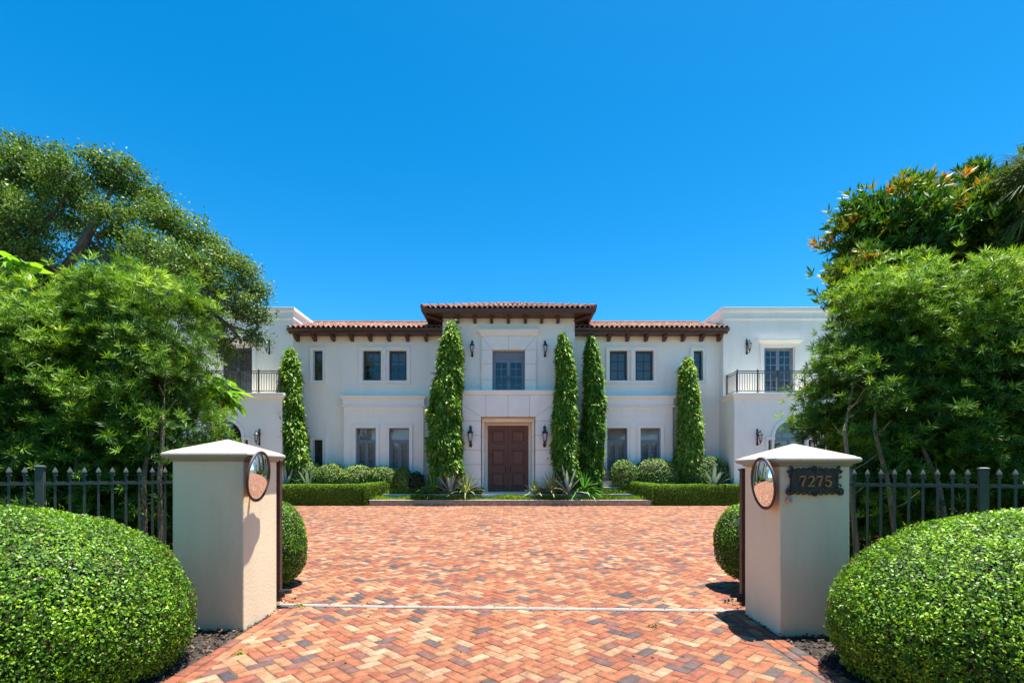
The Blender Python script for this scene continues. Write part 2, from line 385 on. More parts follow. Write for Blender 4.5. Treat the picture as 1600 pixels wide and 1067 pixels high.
# terrace tiers
g = MB(); X0 = PX(577, 22.7); X1 = PX(1018, 22.7)
g.box(X0, X1, 22.72, 23.0, -.02, .235); g.cur = 1; g.box(X0+.1, X1-.1, 23.0, 23.45, -.02, .20)
root = tag(empty('terrace_step', (0, 22.8, 0)), 'wide low brick-faced kerb tier along the front of the terrace', 'step')
o = g.build('kerb', [M['gravelcurb'], M['soil']], root); o.location = (0,-22.8,0)
o = MB(); o.box(X0-.02, X1+.02, 22.7, 22.99, .237, .262); o = o.build('coping', M['concrete'], root, bevel=.006); o.location = (0,-22.8,0)
g = MB(); g.box(PX(590,23.35), PX(1002,23.35), 23.33, 23.6, .2, .51)
o = tag(g.build('terrace_step', M['concrete'], None, bevel=.006), 'narrow pale concrete riser between the two grass strips', 'step')
g = MB(); g.box(PX(752.5,23.3), PX(836,23.3), 23.28, 26.6, .1, .525)
tag(g.build('landing', M['stone'], None, bevel=.008), 'pale stone landing slab leading to the brown front doors', 'landing')
def grass(x0, x1, y0, y1, z, N, h, hole=None, zf=None):
    p = np.stack([RS.uniform(x0,x1,N), RS.uniform(y0,y1,N), np.full(N, z)], 1)
    if hole: p = p[~((p[:,0] > hole[0]) & (p[:,0] < hole[1]))]
    if zf is not None: p[:,2] += zf*(p[:,1]-y0)/(y1-y0)
    N = len(p); d = norm(np.stack([RS.normal(0,.5,N), RS.normal(-.1,.5,N), np.ones(N)], 1))
    hh = h*RS.uniform(.5,1.15,N)*(1+lump(p, 3., .18))
    return scatter(*NARROW, p, d, rnd_dirs(N), hh, np.clip(.5+lump(p,2.,.25),0,1))
V,Q,R = merge([grass(X0+.1, X1-.1, 23.0, 23.32, .2, 16000, .27)])
tag(npmesh('grass_strip', V, Q, R, L_grass), 'short green grass growing on the lower terrace tier', 'grass', kind='stuff')
V,Q,R = merge([grass(PX(594,23.6), PX(1000,23.6), 23.52, 24.15, .49, 20000, .27, hole=(PX(752,23.3), PX(836.5,23.3)), zf=.1)])
tag(npmesh('grass_strip', V, Q, R, L_grass), 'green grass growing on the upper terrace tier beside the landing', 'grass', kind='stuff')

# ------------------------------------------------------------------ house
DM, DB, DE, DP, DU, DL, DD = 25.0, 24.65, 24.4, 23.8, 24.55, 23.35, 25.45
house = tag(empty('house', (0, 25, 0)), 'large two-storey white stucco villa with red tiled roofs and a tall stone entrance', 'house')
def part(mb, name, mats, parent=None, **k):
    o = mb.build(name, mats, parent or house, **k)
    if parent is None: o.location = (0, -25, 0)
    return o
def wall(g, x0, x1, z0, z1, y, holes=(), depth=.22, arches=()):
    if x0 > x1: x0, x1 = x1, x0
    H = [(min(a,b), max(a,b), c, d) for a, b, c, d in holes] + [(xc-r, xc+r, zb, zs+r) for xc, r, zb, zs in arches]
    xs = sorted(set([x0, x1] + [v for h in H for v in h[:2]])); zs = sorted(set([z0, z1] + [v for h in H for v in h[2:]]))
    for i in range(len(xs)-1):
        for j in range(len(zs)-1):
            cx, cz = (xs[i]+xs[i+1])/2, (zs[j]+zs[j+1])/2
            if any(h[0] < cx < h[1] and h[2] < cz < h[3] for h in H): continue
            g.quad((xs[i],y,zs[j]),(xs[i+1],y,zs[j]),(xs[i+1],y,zs[j+1]),(xs[i],y,zs[j+1]))
    for k, (a, b, c, d) in enumerate(H):
        ar = k >= len(holes)
        if not ar: g.quad((a,y,d),(b,y,d),(b,y+depth,d),(a,y+depth,d))
        g.quad((a,y,c),(b,y,c),(b,y+depth,c),(a,y+depth,c))
        t = d if not ar else arches[k-len(holes)][3]
        g.quad((a,y,c),(a,y+depth,c),(a,y+depth,t),(a,y,t)); g.quad((b,y,c),(b,y+depth,c),(b,y+depth,t),(b,y,t))
    for xc, r, zb, zsp in arches:
        n = 20; A = [(xc+r*cos(pi*i/n), zsp+r*sin(pi*i/n)) for i in range(n+1)]
        for i in range(n):
            (ax, az), (bx, bz) = A[i], A[i+1]
            sx = xc + r if ax+bx > 2*xc else xc - r
            g.quad((ax,y,az),(ax,y+depth,az),(bx,y+depth,bz),(bx,y,bz))
            g.add([(ax,y,az),(bx,y,bz),(bx,y,zsp+r),(ax,y,zsp+r)], [(0,1,2,3)])
def fr(g, x0, x1, z0, z1, w, y0, y1, bottom=True, wt=None):     # rectangular ring
    wt = wt or w
    g.box(x0, x0+w, y0, y1, z0, z1); g.box(x1-w, x1, y0, y1, z0, z1)
    g.box(x0+w, x1-w, y0, y1, z1-wt, z1)
    if bottom: g.box(x0+w, x1-w, y0, y1, z0, z0+w)
def window(x0, x1, z0, z1, y, cols, rows, leaves=1, transom=0, mat='darkframe', fw=.06, surround=.14, blind=None, sill=True, name='window', curtain=False, ztop=None, munt=.03):
    if x0 > x1: x0, x1 = x1, x0
    g = MB(); yy = y+.14
    fr(g, x0, x1, z0, z1, fw, yy, yy+.07)
    zt = z1 - fw
    if transom:
        zt = z1 - transom; g.box(x0+fw, x1-fw, yy+.002, yy+.068, zt-.09, zt); zt -= .09
        nx = (x0+x1)/2
    lw = (x1-x0-2*fw)/leaves
    for l in range(leaves):
        a = x0+fw+l*lw; b = a+lw; st = .075 if leaves > 1 else .03
        fr(g, a+.004, b-.004, z0+fw, zt, st, yy+.01, yy+.06)
        if name == 'french_door': g.box(a+st, b-st, yy+.012, yy+.058, z0+fw+st, z0+fw+.25)
        for c in range(1, cols):
            cx = a+st+(b-a-2*st)*c/cols; g.box(cx-munt/2, cx+munt/2, yy+.018, yy+.05, z0+fw+st, zt-st)
        for r in range(1, rows):
            cz = z0+fw+(zt-z0-fw)*r/rows; g.box(a+st, b-st, yy+.021, yy+.047, cz-munt/2, cz+munt/2)
    o = part(g, name, M[mat])
    p = MB(); p.quad((x0+.02,yy+.035,z0+.02),(x1-.02,yy+.035,z0+.02),(x1-.02,yy+.035,z1-.02),(x0+.02,yy+.035,z1-.02)); p.build('pane', M['glass'], o)
    if surround:
        s = MB(); w_ = surround; lo = z0-(w_ if sill else 0)
        fr(s, x0-w_, x1+w_, lo, z1+w_, w_, y-.05, y+.02, bottom=sill)
        fr(s, x0-w_-.035, x1+w_+.035, lo-(.035 if sill else 0), z1+w_+.035, .05, y-.075, y+.0, bottom=sill)
        s.build('surround', M['trim'], o)
    if blind:
        s = MB(); zb = z1-(z1-z0)*blind; z = zb
        while z < z1-.02: s.box(x0+.03, x1-.03, yy+.14, yy+.165, z, z+.055); z += .065
        s.build('blind', M['blind'], o)
    if curtain:
        s = MB(); k = 24
        for sx, ex in ((x0-.05, x0+.22*(x1-x0)), (x1-.22*(x1-x0), x1+.05)):
            for i in range(k):
                a = sx+(ex-sx)*i/k; b = sx+(ex-sx)*(i+1)/k
                s.quad((a,yy+.3+.03*sin(i*1.3),z0),(b,yy+.3+.03*sin((i+1)*1.3),z0),(b,yy+.3+.03*sin((i+1)*1.3),z1),(a,yy+.3+.03*sin(i*1.3),z1))
        s.build('curtain', M['curtain'], o)
    if name == 'french_door':
        s = MB(); cx = (x0+x1)/2
        for t in (-1, 1): s.box(cx+t*.05-.012, cx+t*.05+.012, yy-.03, yy+.008, z0+1.0, z0+1.25)
        s.build('handle', M['iron'], o)
    return o

# entry block ------------------------------------------------------
cx0 = 794.6
EX0, EX1 = PX(691.5, DE), PX(898, DE)
wz = PZ(497, DE)
bw = (PX(769.5, DE), PX(820, DE), 5.0, PZ(547.5, DE))
dx0, dx1 = PX(762, DD), PX(825.8, DD); dz0, dz1 = .53, PZ(664.8, DD)
ox0, ox1 = PX(751.5, DP), PX(836.3, DP); oz1 = PZ(651, DP)
g = MB(); wall(g, EX0, EX1, 0, 9.35, DE, holes=[bw, (ox0, ox1, .3, oz1)])
for x in (EX0, EX1): g.quad((x,DE,0),(x,31,0),(x,31,9.35),(x,DE,9.35))
g.quad((EX0,31,0),(EX1,31,0),(EX1,31,9.35),(EX0,31,9.35)); g.quad((EX0,DE,9.349),(EX1,DE,9.349),(EX1,31,9.349),(EX0,31,9.349))
part(g, 'entrance_wall', M['stucco'])
# entry recess
g = MB(); rx0, rx1 = ox0+.02, ox1-.02; RZ = oz1-.02; YR = 24.55
ix0, ix1 = dx0-.13, dx1+.13; ZI = dz1+.1
g.quad((rx0,DP+.3,.3),(rx0,YR,.3),(rx0,YR,RZ),(rx0,DP+.3,RZ)); g.quad((rx1,DP+.3,.3),(rx1,YR,.3),(rx1,YR,RZ),(rx1,DP+.3,RZ))
wall(g, rx0, rx1, .3, RZ, YR, holes=[(ix0, ix1, .3, ZI)], depth=DD-YR+.05)
g.quad((rx0,DP+.3,RZ),(rx1,DP+.3,RZ),(rx1,YR,RZ),(rx0,YR,RZ))
wall(g, ix0-.01, ix1+.01, .3, ZI+.01, DD+.02, holes=[(dx0, dx1, .3, dz1)], depth=.2)
g.cur = 1
for py in (680, 703, 725.4, 747.7, 657.5):
    z = PZ(py, DP)
    for x in (rx0+.001, rx1-.001): g.box(x-.002, x+.002, DP+.3, YR, z-.007, z+.007)
    for x0_, x1_ in ((rx0+.01, ix0), (ix1, rx1-.01)): g.box(x0_, x1_, YR-.002, YR+.002, z-.007, z+.007)
    for x in (ix0+.001, ix1-.001): g.box(x-.002, x+.002, YR+.01, DD, z-.007, z+.007)
part(g, 'entrance_recess', [M['stone'], M['joint']])
# front door
g = MB(); mid = (dx0+dx1)/2; yy = DD+.06
lv = []
for a, b, s in ((dx0, mid, 1), (mid, dx1, -1)):
    g = MB(); g.box(a+.008, b-.008, yy, yy+.07, dz0, dz1-.02)
    hx = (a+b)/2; h = dz1-dz0
    for z0, z1 in ((dz0+.16, dz0+.31*h), (dz0+.375*h, dz0+.66*h), (dz0+.725*h, dz1-.17)):
        fr(g, a+.13, b-.13, z0, z1, .05, yy-.05, yy-.001)
        xc_, zc_, hx_, hz_ = (a+b)/2, (z0+z1)/2, (b-a)/2-.22, (z1-z0)/2-.1
        g.add([(xc_-hx_,yy-.002,zc_-hz_),(xc_+hx_,yy-.002,zc_-hz_),(xc_+hx_,yy-.002,zc_+hz_),(xc_-hx_,yy-.002,zc_+hz_),(xc_-hx_+.07,yy-.045,zc_-hz_+.07),(xc_+hx_-.07,yy-.045,zc_-hz_+.07),(xc_+hx_-.07,yy-.045,zc_+hz_-.07),(xc_-hx_+.07,yy-.045,zc_+hz_-.07)], [(4,5,6,7),(0,1,5,4),(1,2,6,5),(2,3,7,6),(3,0,4,7)])
    o = part(g, 'front_door', M['door'], bevel=.006)
    k = MB(); xh = mid - s*.12
    k.tube([(xh, yy-.01, dz0+.95), (xh, yy-.08, dz0+.99), (xh, yy-.08, dz0+1.28), (xh, yy-.01, dz0+1.32)], .014, 8)
    k.box(xh-.025, xh+.025, yy-.012, yy-.002, dz0+.9, dz0+1.38)
    k.build('handle', M['iron'], o)
# stone portico: pieces with open joints -----------------------------------
def stone_pieces(name, polys, y0, y1, back, yb, mat='stone', gap=.008):
    g = MB()
    for poly in polys:
        c = np.mean(poly, 0); q = []
        P = np.array(poly); n = len(P)
        # inset each edge by gap
        area = sum(P[i][0]*P[(i+1)%n][1]-P[(i+1)%n][0]*P[i][1] for i in range(n)); sg = 1 if area > 0 else -1
        for i in range(n):
            a, b, c2 = P[i-1], P[i], P[(i+1)%n]
            d1 = (b-a)/np.linalg.norm(b-a); d2 = (c2-b)/np.linalg.norm(c2-b)
            n1 = np.array([-d1[1], d1[0]])*sg; n2 = np.array([-d2[1], d2[0]])*sg
            k = (n1+n2)/(1+n1@n2); q.append(tuple(b+k*gap))
        g.prism(q, y0, y1)
    o = part(g, name, M[mat], bevel=.005)
    return o
px0, px1 = PX(722, DP), PX(865, DP); pzt = PZ(617, DP)
zj = [.3] + [PZ(v, DP) for v in (747.7, 725.4, 703, 680, 657.5)]
polys = []
for a, b in ((px0, ox0), (ox1, px1)):
    for i in range(5): polys.append([(a, zj[i]), (b, zj[i]), (b, zj[i+1]), (a, zj[i+1])])
zc = zj[5]; zt = pzt
xa = [PX(v, DP) for v in (759.3, 793.8, 827.2)]
polys += [[(px0,zc),(ox0,zc),(ox0,oz1),(px0,zt-.45)]]
polys += [[(px0,zt-.45),(ox0,oz1),(xa[0],oz1),(xa[0],zt),(px0,zt)]]
polys += [[(xa[0],oz1),(xa[1],oz1),(xa[1],zt),(xa[0],zt)], [(xa[1],oz1),(xa[2],oz1),(xa[2],zt),(xa[1],zt)]]
polys += [[(px1,zc),(px1,zt-.45),(ox1,oz1),(ox1,zc)], [(px1,zt-.45),(px1,zt),(xa[2],zt),(xa[2],oz1),(ox1,oz1)]]
po = stone_pieces('portico', polys, DP, DP+.3, None, None)
g = MB(); g.box(px0+.02, ox0-.02, DP+.02, DE-.001, .3, zt-.01); g.box(ox1+.02, px1-.02, DP+.02, DE-.001, .3, zt-.01); g.box(ox0-.02, ox1+.02, DP+.02, DE-.001, oz1+.02, zt-.01)
g.cur = 1
g.box(px0+.001, px0+.02, DP+.31, DE-.002, .3, zt-.02); g.box(px1-.02, px1-.001, DP+.31, DE-.002, .3, zt-.02)
part(g, 'portico_core', [M['joint'], M['stone']])
cw = (px1-px0)/2; pc = (px0+px1)/2; z = zt; dy = (DE-DP)/2+.05
g = MB(); g.loft(pc, DP+dy, [(cw+.01,dy+.01,z),(cw+.01,dy+.01,z+.05),(cw+.05,dy+.05,z+.08),(cw+.07,dy+.07,z+.14),(cw+.07,dy+.07,z+.22),(cw,dy,z+.24)])
part(g, 'portico_cornice', M['stone'], bevel=.006)
# window surround above
b0, b1, b2, b3 = bw
o0, o1 = PX(752.5, DE), PX(837.4, DE); zt2 = PZ(526.5, DE); zb = 5.0
polys = []
zz = [zb] + [PZ(v, DE) for v in (594, 569.5)] + [b3]
for a, b in ((o0, b0), (b1, o1)):
    for i in range(3): polys.append([(a, zz[i]), (b, zz[i]), (b, zz[i+1]), (a, zz[i+1])])
m = (b0+b1)/2; zq = zz[3]
polys += [[(o0,b3),(b0,b3),(o0,zt2)], [(b0,b3),(m,b3),(m,zt2),(o0,zt2)], [(m,b3),(b1,b3),(o1,zt2),(m,zt2)], [(b1,b3),(o1,b3),(o1,zt2)]]
stone_pieces('window_surround', polys, DE-.14, DE+.0, None, None, gap=.0065)
g = MB(); g.box(o0+.01, b0-.005, DE-.12, DE-.001, zb, zt2-.01); g.box(b1+.005, o1-.01, DE-.12, DE-.001, zb, zt2-.01); g.box(b0, b1, DE-.12, DE-.001, b3+.012, zt2-.01)
part(g, 'surround_joint', M['joint'])
sw = (o1-o0)/2; sc = (o0+o1)/2
g = MB(); g.loft(sc, DE-.06, [(sw+.02,.1,zt2),(sw+.05,.13,zt2+.07),(sw+.09,.17,zt2+.13),(sw+.16,.24,zt2+.24),(sw+.16,.24,zt2+.31)])
part(g, 'surround_cornice', M['stone'], bevel=.006)
window(b0, b1, b2, b3-.42, DE, 2, 5, leaves=2, mat='blueframe', surround=0, name='french_door', fw=.07, blind=None)
g = MB(); g.box(b0, b1, DE+.15, DE+.2, b3-.42, b3); fr(g, b0+.03, b1-.03, b3-.39, b3-.03, .04, DE+.13, DE+.149); part(g, 'door_header', M['blueframe'])

# main walls, bays and wings (mirrored) ---------------------------------------
def corbel(g, x, y0, y1, z0, z1, w=.075):
    g.add([(x-w,y0,z1),(x-w,y1,z1),(x-w,y1,z0),(x-w,y1-.12,z0),(x-w,y0+.02,z1-.12),
           (x+w,y0,z1),(x+w,y1,z1),(x+w,y1,z0),(x+w,y1-.12,z0),(x+w,y0+.02,z1-.12)],
          [(0,1,2,3,4),(9,8,7,6,5),(0,5,6,1),(1,6,7,2),(2,7,8,3),(3,8,9,4),(4,9,5,0)])
def tiles(x0, x1, y0, y1, z0, z1, hip0=0, hip1=0, pitch=.245, flip=None):
    """barrel-tile slope rising from y0 to y1; hips narrow it by the run at each end"""
    nx = max(4, int(round((x1-x0)/pitch))); sub = 10; rows = max(4, int(round((y1-y0)/.33))); 
    vs = []; fs = []; rn = []
    run = y1-y0; sl = (z1-z0)/run; th = math.atan(sl)
    for r in range(rows):
        ya = y0 + run*r/rows; yb = y0 + run*(r+1)/rows + .04
        for c in range(nx):
            cx = x0+(x1-x0)*(c+.5)/nx; wd = (x1-x0)/nx; ym = (ya+yb)/2
            if hip0 and cx-x0 < (ym-y0)*hip0: continue
            if hip1 and x1-cx < (ym-y0)*hip1: continue
            b = len(vs); jit = random.uniform(-.01, .01); rr = random.random()
            prof = []
            for k in range(sub+1):
                t = k/sub; xx = cx-wd/2+wd*t
                if t < .72: hh = .085*sin(pi*t/.72)**.8 if 0 < t < .72 else 0
                else: hh = -.03*sin(pi*(t-.72)/.28)
                prof.append((xx, hh))
            for (yv, lift) in ((ya, .045), (yb, .01)):
                zv = z0+sl*(yv-y0)
                for xx, hh in prof: vs.append((xx, yv+jit, zv+hh+lift))
            for xx, hh in prof: vs.append((xx, ya+jit+.002, z0+sl*(ya-y0)+hh+lift-.03 if False else z0+sl*(ya-y0)+hh+.015))
            k1 = sub+1
            for k in range(sub):
                fs.append((b+k, b+k+1, b+k1+k+1, b+k1+k)); rn.append(rr)
                fs.append((b+2*k1+k, b+2*k1+k+1, b+k+1, b+k)); rn.append(rr)
    return np.array(vs), np.array(fs), np.array(rn)
def add_tiles(arr, parent, xf=None):
    V, Q, R = arr
    if xf is not None: V = xf(V)
    o = npmesh('roof_tiles', V, Q, R, M['tile'], parent, smooth=True)
    return o
XW = 10.58
def side(s):
    def X(px, D): return s*abs(PX(px, D)) if False else s*PX(px, D)   # px given on the right-hand half
    # main wall
    pw = [(X(952.8,DM), X(980.2,DM)), (X(993,DM), X(1021,DM))]; wz0, wz1 = PZ(594.5,DM), PZ(548,DM)
    nw = (X(1083.5,DM), X(1098,DM))
    ln0, ln1 = PZ(729,DM), PZ(687,DM)
    g = MB(); xi = EX1 if s > 0 else EX0
    wall(g, xi, s*XW, 0, 8.32, DM, holes=[(*pw[0],wz0,wz1), (*pw[1],wz0,wz1), (*nw,wz0,wz1), (*nw,ln0,ln1)])
    part(g, 'main_wall', M['stucco'])
    g = MB(); g.quad((xi,DM+.8,.3),(s*XW,DM+.8,.3),(s*XW,DM+.8,8.3),(xi,DM+.8,8.3)); part(g, 'unlit_room_sheet', M['dark_room'])  # dark sheet close behind the panes, its colour stands for unlit rooms
    bl = (.99 if s > 0 else .45)
    for k, (a, b) in enumerate(pw):
        window(a, b, wz0, wz1, DM, 2, 3, surround=0, blind=bl)
    window(*nw, wz0, wz1, DM, 1, 3, surround=.13, blind=.99)
    window(*nw, ln0, ln1, DM, 1, 3, surround=.13, blind=.99)
    # paired-window surround with a small column between
    a, b = sorted((pw[0][0], pw[1][1])); g = MB()
    fr(g, a-.16, b+.16, wz0-.14, wz1+.14, .14, DM-.05, DM+.02); fr(g, a-.2, b+.2, wz0-.18, wz1+.18, .05, DM-.08, DM)
    part(g, 'window_surround', M['trim'])
    c0, c1 = sorted((pw[0][1], pw[1][0])); cm = (c0+c1)/2
    g = MB(); g.box(c0+.03, c1-.03, DM-.04, DM+.0, wz0, wz1)
    g.lathe((cm, DM-.07, 0), [(.12,wz0),(.12,wz0+.06),(.09,wz0+.1),(.085,wz1-.16),(.10,wz1-.12),(.13,wz1-.06),(.13,wz1)], 14)
    part(g, 'window_column', M['trim'], smooth=False)
    # bay
    ba, bb = sorted((X(926.5,DB), X(1051,DB))); bz = PZ(636,DB)
    lw = [(X(948.5,DB), X(980,DB)), (X(1000.5,DB), X(1032,DB))]; lz0, lz1 = 1.6, PZ(668.5,DB)
    g = MB(); wall(g, ba, bb, 0, bz, DB, holes=[(*lw[0],lz0,lz1), (*lw[1],lz0,lz1)])
    for x in (ba, bb): g.quad((x,DB,0),(x,DM,0),(x,DM,bz),(x,DB,bz))
    part(g, 'bay_wall', M['stucco'])
    h = (bb-ba)/2; c = (ba+bb)/2; hy = (DM-DB)/2; z = bz
    g = MB(); g.loft(c, (DM+DB)/2, [(h+.1,hy+.1,z),(h+.1,hy+.1,z+.06),(h+.04,hy+.04,z+.1),(h+.04,hy+.04,z+.38),(h+.1,hy+.1,z+.43),(h+.14,hy+.14,z+.5),(h+.14,hy+.14,z+.55),(h,hy,z+.58)])
    part(g, 'bay_cornice', M['trim'], bevel=.006)
    for a, b in lw:
        window(a, b, lz0, lz1, DB, 1, 3, leaves=2, transom=.58, mat='blueframe', surround=.13, name='casement_window', curtain=True, sill=True, fw=.06)
    for k in range(3):
        g = MB(); x0, x1 = sorted((s*3.9, s*(5.25+.0*k))); g.box(x0, x1, DB-.9+.28*k, DB-.05, .4+.001*k, .82+.3*k)
        part(g, 'garden_step', M['concrete'], bevel=.008)
    # eaves
    ez = PZ(520, 24.3); ye = 24.3; xe = s*10.78
    a, b = sorted((xi + s*(-.0), s*10.74)); 
    g = MB(); g.box(a, b, ye+.12, DM, ez+.03, ez+.10); g.box(min(a,b), max(a,b), ye+.10, ye+.16, ez-.0, ez+.24)
    part(g, 'soffit', M['wood'])
    a, b = sorted((xi + s*.02, xe))
    g = MB(); g.add([(a,ye+.1,ez+.10),(a,ye+.02,ez+.11),(a,ye-.02,ez+.16),(a,ye-.03,ez+.24),(a,ye+.1,ez+.24),(b,ye+.1,ez+.10),(b,ye+.02,ez+.11),(b,ye-.02,ez+.16),(b,ye-.03,ez+.24),(b,ye+.1,ez+.24)],
                    [(0,1,2,3,4),(9,8,7,6,5),(0,5,6,1),(1,6,7,2),(2,7,8,3),(3,8,9,4),(4,9,5,0)])
    part(g, 'gutter', M['wood'])
    for k in range(8):
        g = MB(); corbel(g, s*(10.56-.925*k)if k else s*10.5, ye+.2, DM, ez-.26, ez+.029)
        part(g, 'roof_bracket', M['wood'])
    g = MB(); zr = ez+.24; zt = 9.66; yt = 27.5; a, b = sorted((xi, xe))
    g.add([(a,ye,zr),(b,ye,zr),(b,yt,zt),(a,yt,zt),(a,31,zr),(b,31,zr)], [(0,1,2,3),(3,2,5,4)])
    rf = part(g, 'roof', M['tile'])
    add_tiles(tiles(a, b, ye-.05, yt, zr, zt), rf)
    r = MB(); nb = int((b-a)/.38)
    for k in range(nb):
        x = a+.38*k; r.tube([(x,yt,zt+.05),(x+.42,yt,zt+.07)], [.11,.125], 10)
    r.build('ridge', M['tile'], rf)
    # upper wing
    fd = (X(1193.4,DU), X(1241.5,DU), 5.22, PZ(542.4,DU)); wt = 9.59
    xo = s*17.5
    g = MB(); wall(g, s*XW, xo, 0, wt, DU, holes=[fd])
    for x in (s*XW, xo): g.quad((x,DU,0),(x,33,0),(x,33,wt),(x,DU,wt))
    g.quad((s*XW,DU,wt-.3),(xo,DU,wt-.3),(xo,33,wt-.3),(s*XW,33,wt-.3)); g.quad((s*XW,33,0),(xo,33,0),(xo,33,wt),(s*XW,33,wt))
    part(g, 'wing_wall', M['stucco'])
    cxw = s*(XW+17.5)/2; hx = (17.5-XW)/2; cy = (DU+33)/2; hy = (33-DU)/2; z = PZ(500,DU)
    g = MB()
    prof = [(.02,z),(.05,z+.04),(.05,z+.10),(.025,z+.13),(.025,z+.36),(.06,z+.39),(.09,z+.46),(.09,wt+.02)]
    g.loft(cxw, cy, [(hx+o,hy+o,zz) for o,zz in prof]+[(hx-.2,hy-.2,wt+.03)])
    part(g, 'parapet_cornice', M['stucco'], bevel=.008)
    window(*fd, DU, 2, 6, leaves=2, mat='blueframe' if s > 0 else 'darkframe', surround=.16, sill=False, name='french_door', fw=.08, blind=.99 if s < 0 else None, curtain=s > 0)
    a, b = sorted(fd[:2]); z = fd[3]+.19
    g = MB(); g.loft((a+b)/2, DU-.05, [((b-a)/2+.24,.08,z),((b-a)/2+.28,.12,z+.05),((b-a)/2+.36,.17,z+.13),((b-a)/2+.36,.17,z+.2)])
    part(g, 'door_cornice', M['trim'], bevel=.005)
    # lower wing with arched window
    ac = X(1235, DL); r = .75; zs = PZ(683, DL); zt = 4.93
    g = MB(); sl0, sl1 = (ac-s*1.05, ac-s*.86); sr0, sr1 = (ac+s*.86, ac+s*1.05)
    wall(g, s*XW, xo, 0, zt, DL, holes=[(sl0,sl1,1.0,zs-.12), (sr0,sr1,1.0,zs-.12)], arches=[(ac, r, 1.0, zs)])
    for x in (s*XW, xo): g.quad((x,DL,0),(x,DU,0),(x,DU,zt),(x,DL,zt))
    part(g, 'porch_wall', M['stucco'])
    g = MB(); yy = DL+.14; n = 24
    def arc(g, r0, r1, y0, y1):
        for i in range(n):
            t0, t1 = pi*i/n, pi*(i+1)/n
            g.prism([(ac+r0*cos(t0),zs+r0*sin(t0)),(ac+r1*cos(t0),zs+r1*sin(t0)),(ac+r1*cos(t1),zs+r1*sin(t1)),(ac+r0*cos(t1),zs+r0*sin(t1))], y0, y1)
    arc(g, r-.07, r, yy, yy+.07); arc(g, .28, .31, yy+.02, yy+.05)
    for k in range(1, 6):
        t = pi*k/6; x, z = cos(t), sin(t); nx_, nz_ = -z*.012, x*.012
        g.prism([(ac+.3*x+nx_,zs+.3*z+nz_),(ac+(r-.06)*x+nx_,zs+(r-.06)*z+nz_),(ac+(r-.06)*x-nx_,zs+(r-.06)*z-nz_),(ac+.3*x-nx_,zs+.3*z-nz_)], yy+.02, yy+.05)
    g.box(ac-r, ac+r, yy+.002, yy+.068, zs-.08, zs); fr(g, ac-r, ac+r, 1.0, zs-.08, .07, yy, yy+.07)
    g.box(ac-.05, ac+.05, yy+.001, yy+.069, 1.07, zs-.15)
    for k in range(1,4): g.box(ac-r+.07, ac+r-.07, yy+.02, yy+.05, 1+.5*k, 1.025+.5*k)
    for a, b in ((sl0,sl1),(sr0,sr1)):
        a, b = sorted((a,b)); fr(g, a, b, 1.0, zs-.12, .035, yy, yy+.07)
    o = part(g, 'arched_window', M['darkframe'] if s < 0 else M['blueframe'])
    p = MB(); p.box(ac-1.04, ac+1.04, yy+.033, yy+.036, 1.0, zs)
    n2 = 24; pl = [(ac+(r-.02)*cos(pi*i/n2), zs+.001+(r-.02)*sin(pi*i/n2)) for i in range(n2+1)]; p.prism(pl, yy+.033, yy+.036); p.build('pane', M['glass'], o)
    p = MB(); arc(p, r, r+.13, DL-.05, DL+.01); arc(p, r+.1, r+.15, DL-.07, DL-.01)
    for q in (-1, 1):
        x0, x1 = sorted((ac+q*.75, ac+q*1.17)); p.box(x0+.0, x1, DL-.075, DL+.01, zs-.12, zs-.0)
        p.box(x0+.002 if q < 0 else x1-.12, x0+.12 if q < 0 else x1-.002, DL-.05, DL+.01, 1.0, zs-.121)
    p.build('surround', M['trim'], o)
    b_ = MB(); z = 1.05
    while z < zs+.68:
        hw = .78 if z < zs else math.sqrt(max(.01, .62-(z-zs)**2))
        b_.box(ac-hw, ac+hw, yy+.14, yy+.16, z, z+.055); z += .068
    b_.build('blind', M['blind'], o)
    # balcony slab
    h = (17.5-XW)/2; hy = (DU-DL)/2; cy = (DU+DL)/2
    g = MB(); g.loft(s*(XW+17.5)/2, cy, [(h+.0,hy,4.9),(h+.03,hy+.03,4.9),(h+.03,hy+.03,4.97),(h+.09,hy+.09,5.03),(h+.12,hy+.12,5.11),(h+.12,hy+.12,5.22),(h,hy,5.235)])
    part(g, 'balcony_slab', M['trim'], bevel=.006)
    # railing
    g = MB(); xr = s*10.74; yr = DL+.06; zb, zt = 5.24, 6.26; xe2 = s*17.0
    a, b = sorted((xr, xe2))
    for z_ in (zt, zt-.09, zb+.09): g.box(a, b, yr-.018, yr+.018, z_-.018, z_+.018) if z_ < zt else g.box(a, b, yr-.028, yr+.028, z_-.02, z_+.02)
    for z_ in (zt, zt-.09, zb+.09): g.box(xr-.018, xr+.018, yr+.02, DU-.02, z_-.018, z_+.018)
    pc_ = [xr, s*(10.74+.95), s*(10.74+1.9), s*(10.74+3.05), s*(10.74+4.2)]
    k = 0; x = 10.74+.118
    while x < 17.0:
        if not (12.66+1.02-.9 < x < 12.64+1.15 and False):
            if not (13.2 < x < 14.6): g.box(s*x-.009, s*x+.009, yr-.009, yr+.009, zb+.09, zt-.09)
        x += .118
    y = yr+.118
    while y < DU-.05: g.box(xr-.009, xr+.009, y-.009, y+.009, zb+.09, zt-.09); y += .118
    o = part(g, 'balcony_railing', M['rail'])
    for x in [xr] + [s*v for v in (11.7, 12.66, 13.2, 13.9, 14.6, 15.6)]:
        q = MB(); q.box(x-.028, x+.028, yr-.03, yr+.03, zb, zt+.02); q.lathe((x, yr, zt+.02), [(.02,0),(.035,.03),(.03,.06),(.005,.08)], 8); q.build('post', M['rail'], o)
    q = MB(); q.box(xr-.028, xr+.028, DU-.08, DU-.02, zb, zt+.02); q.build('post', M['rail'], o)
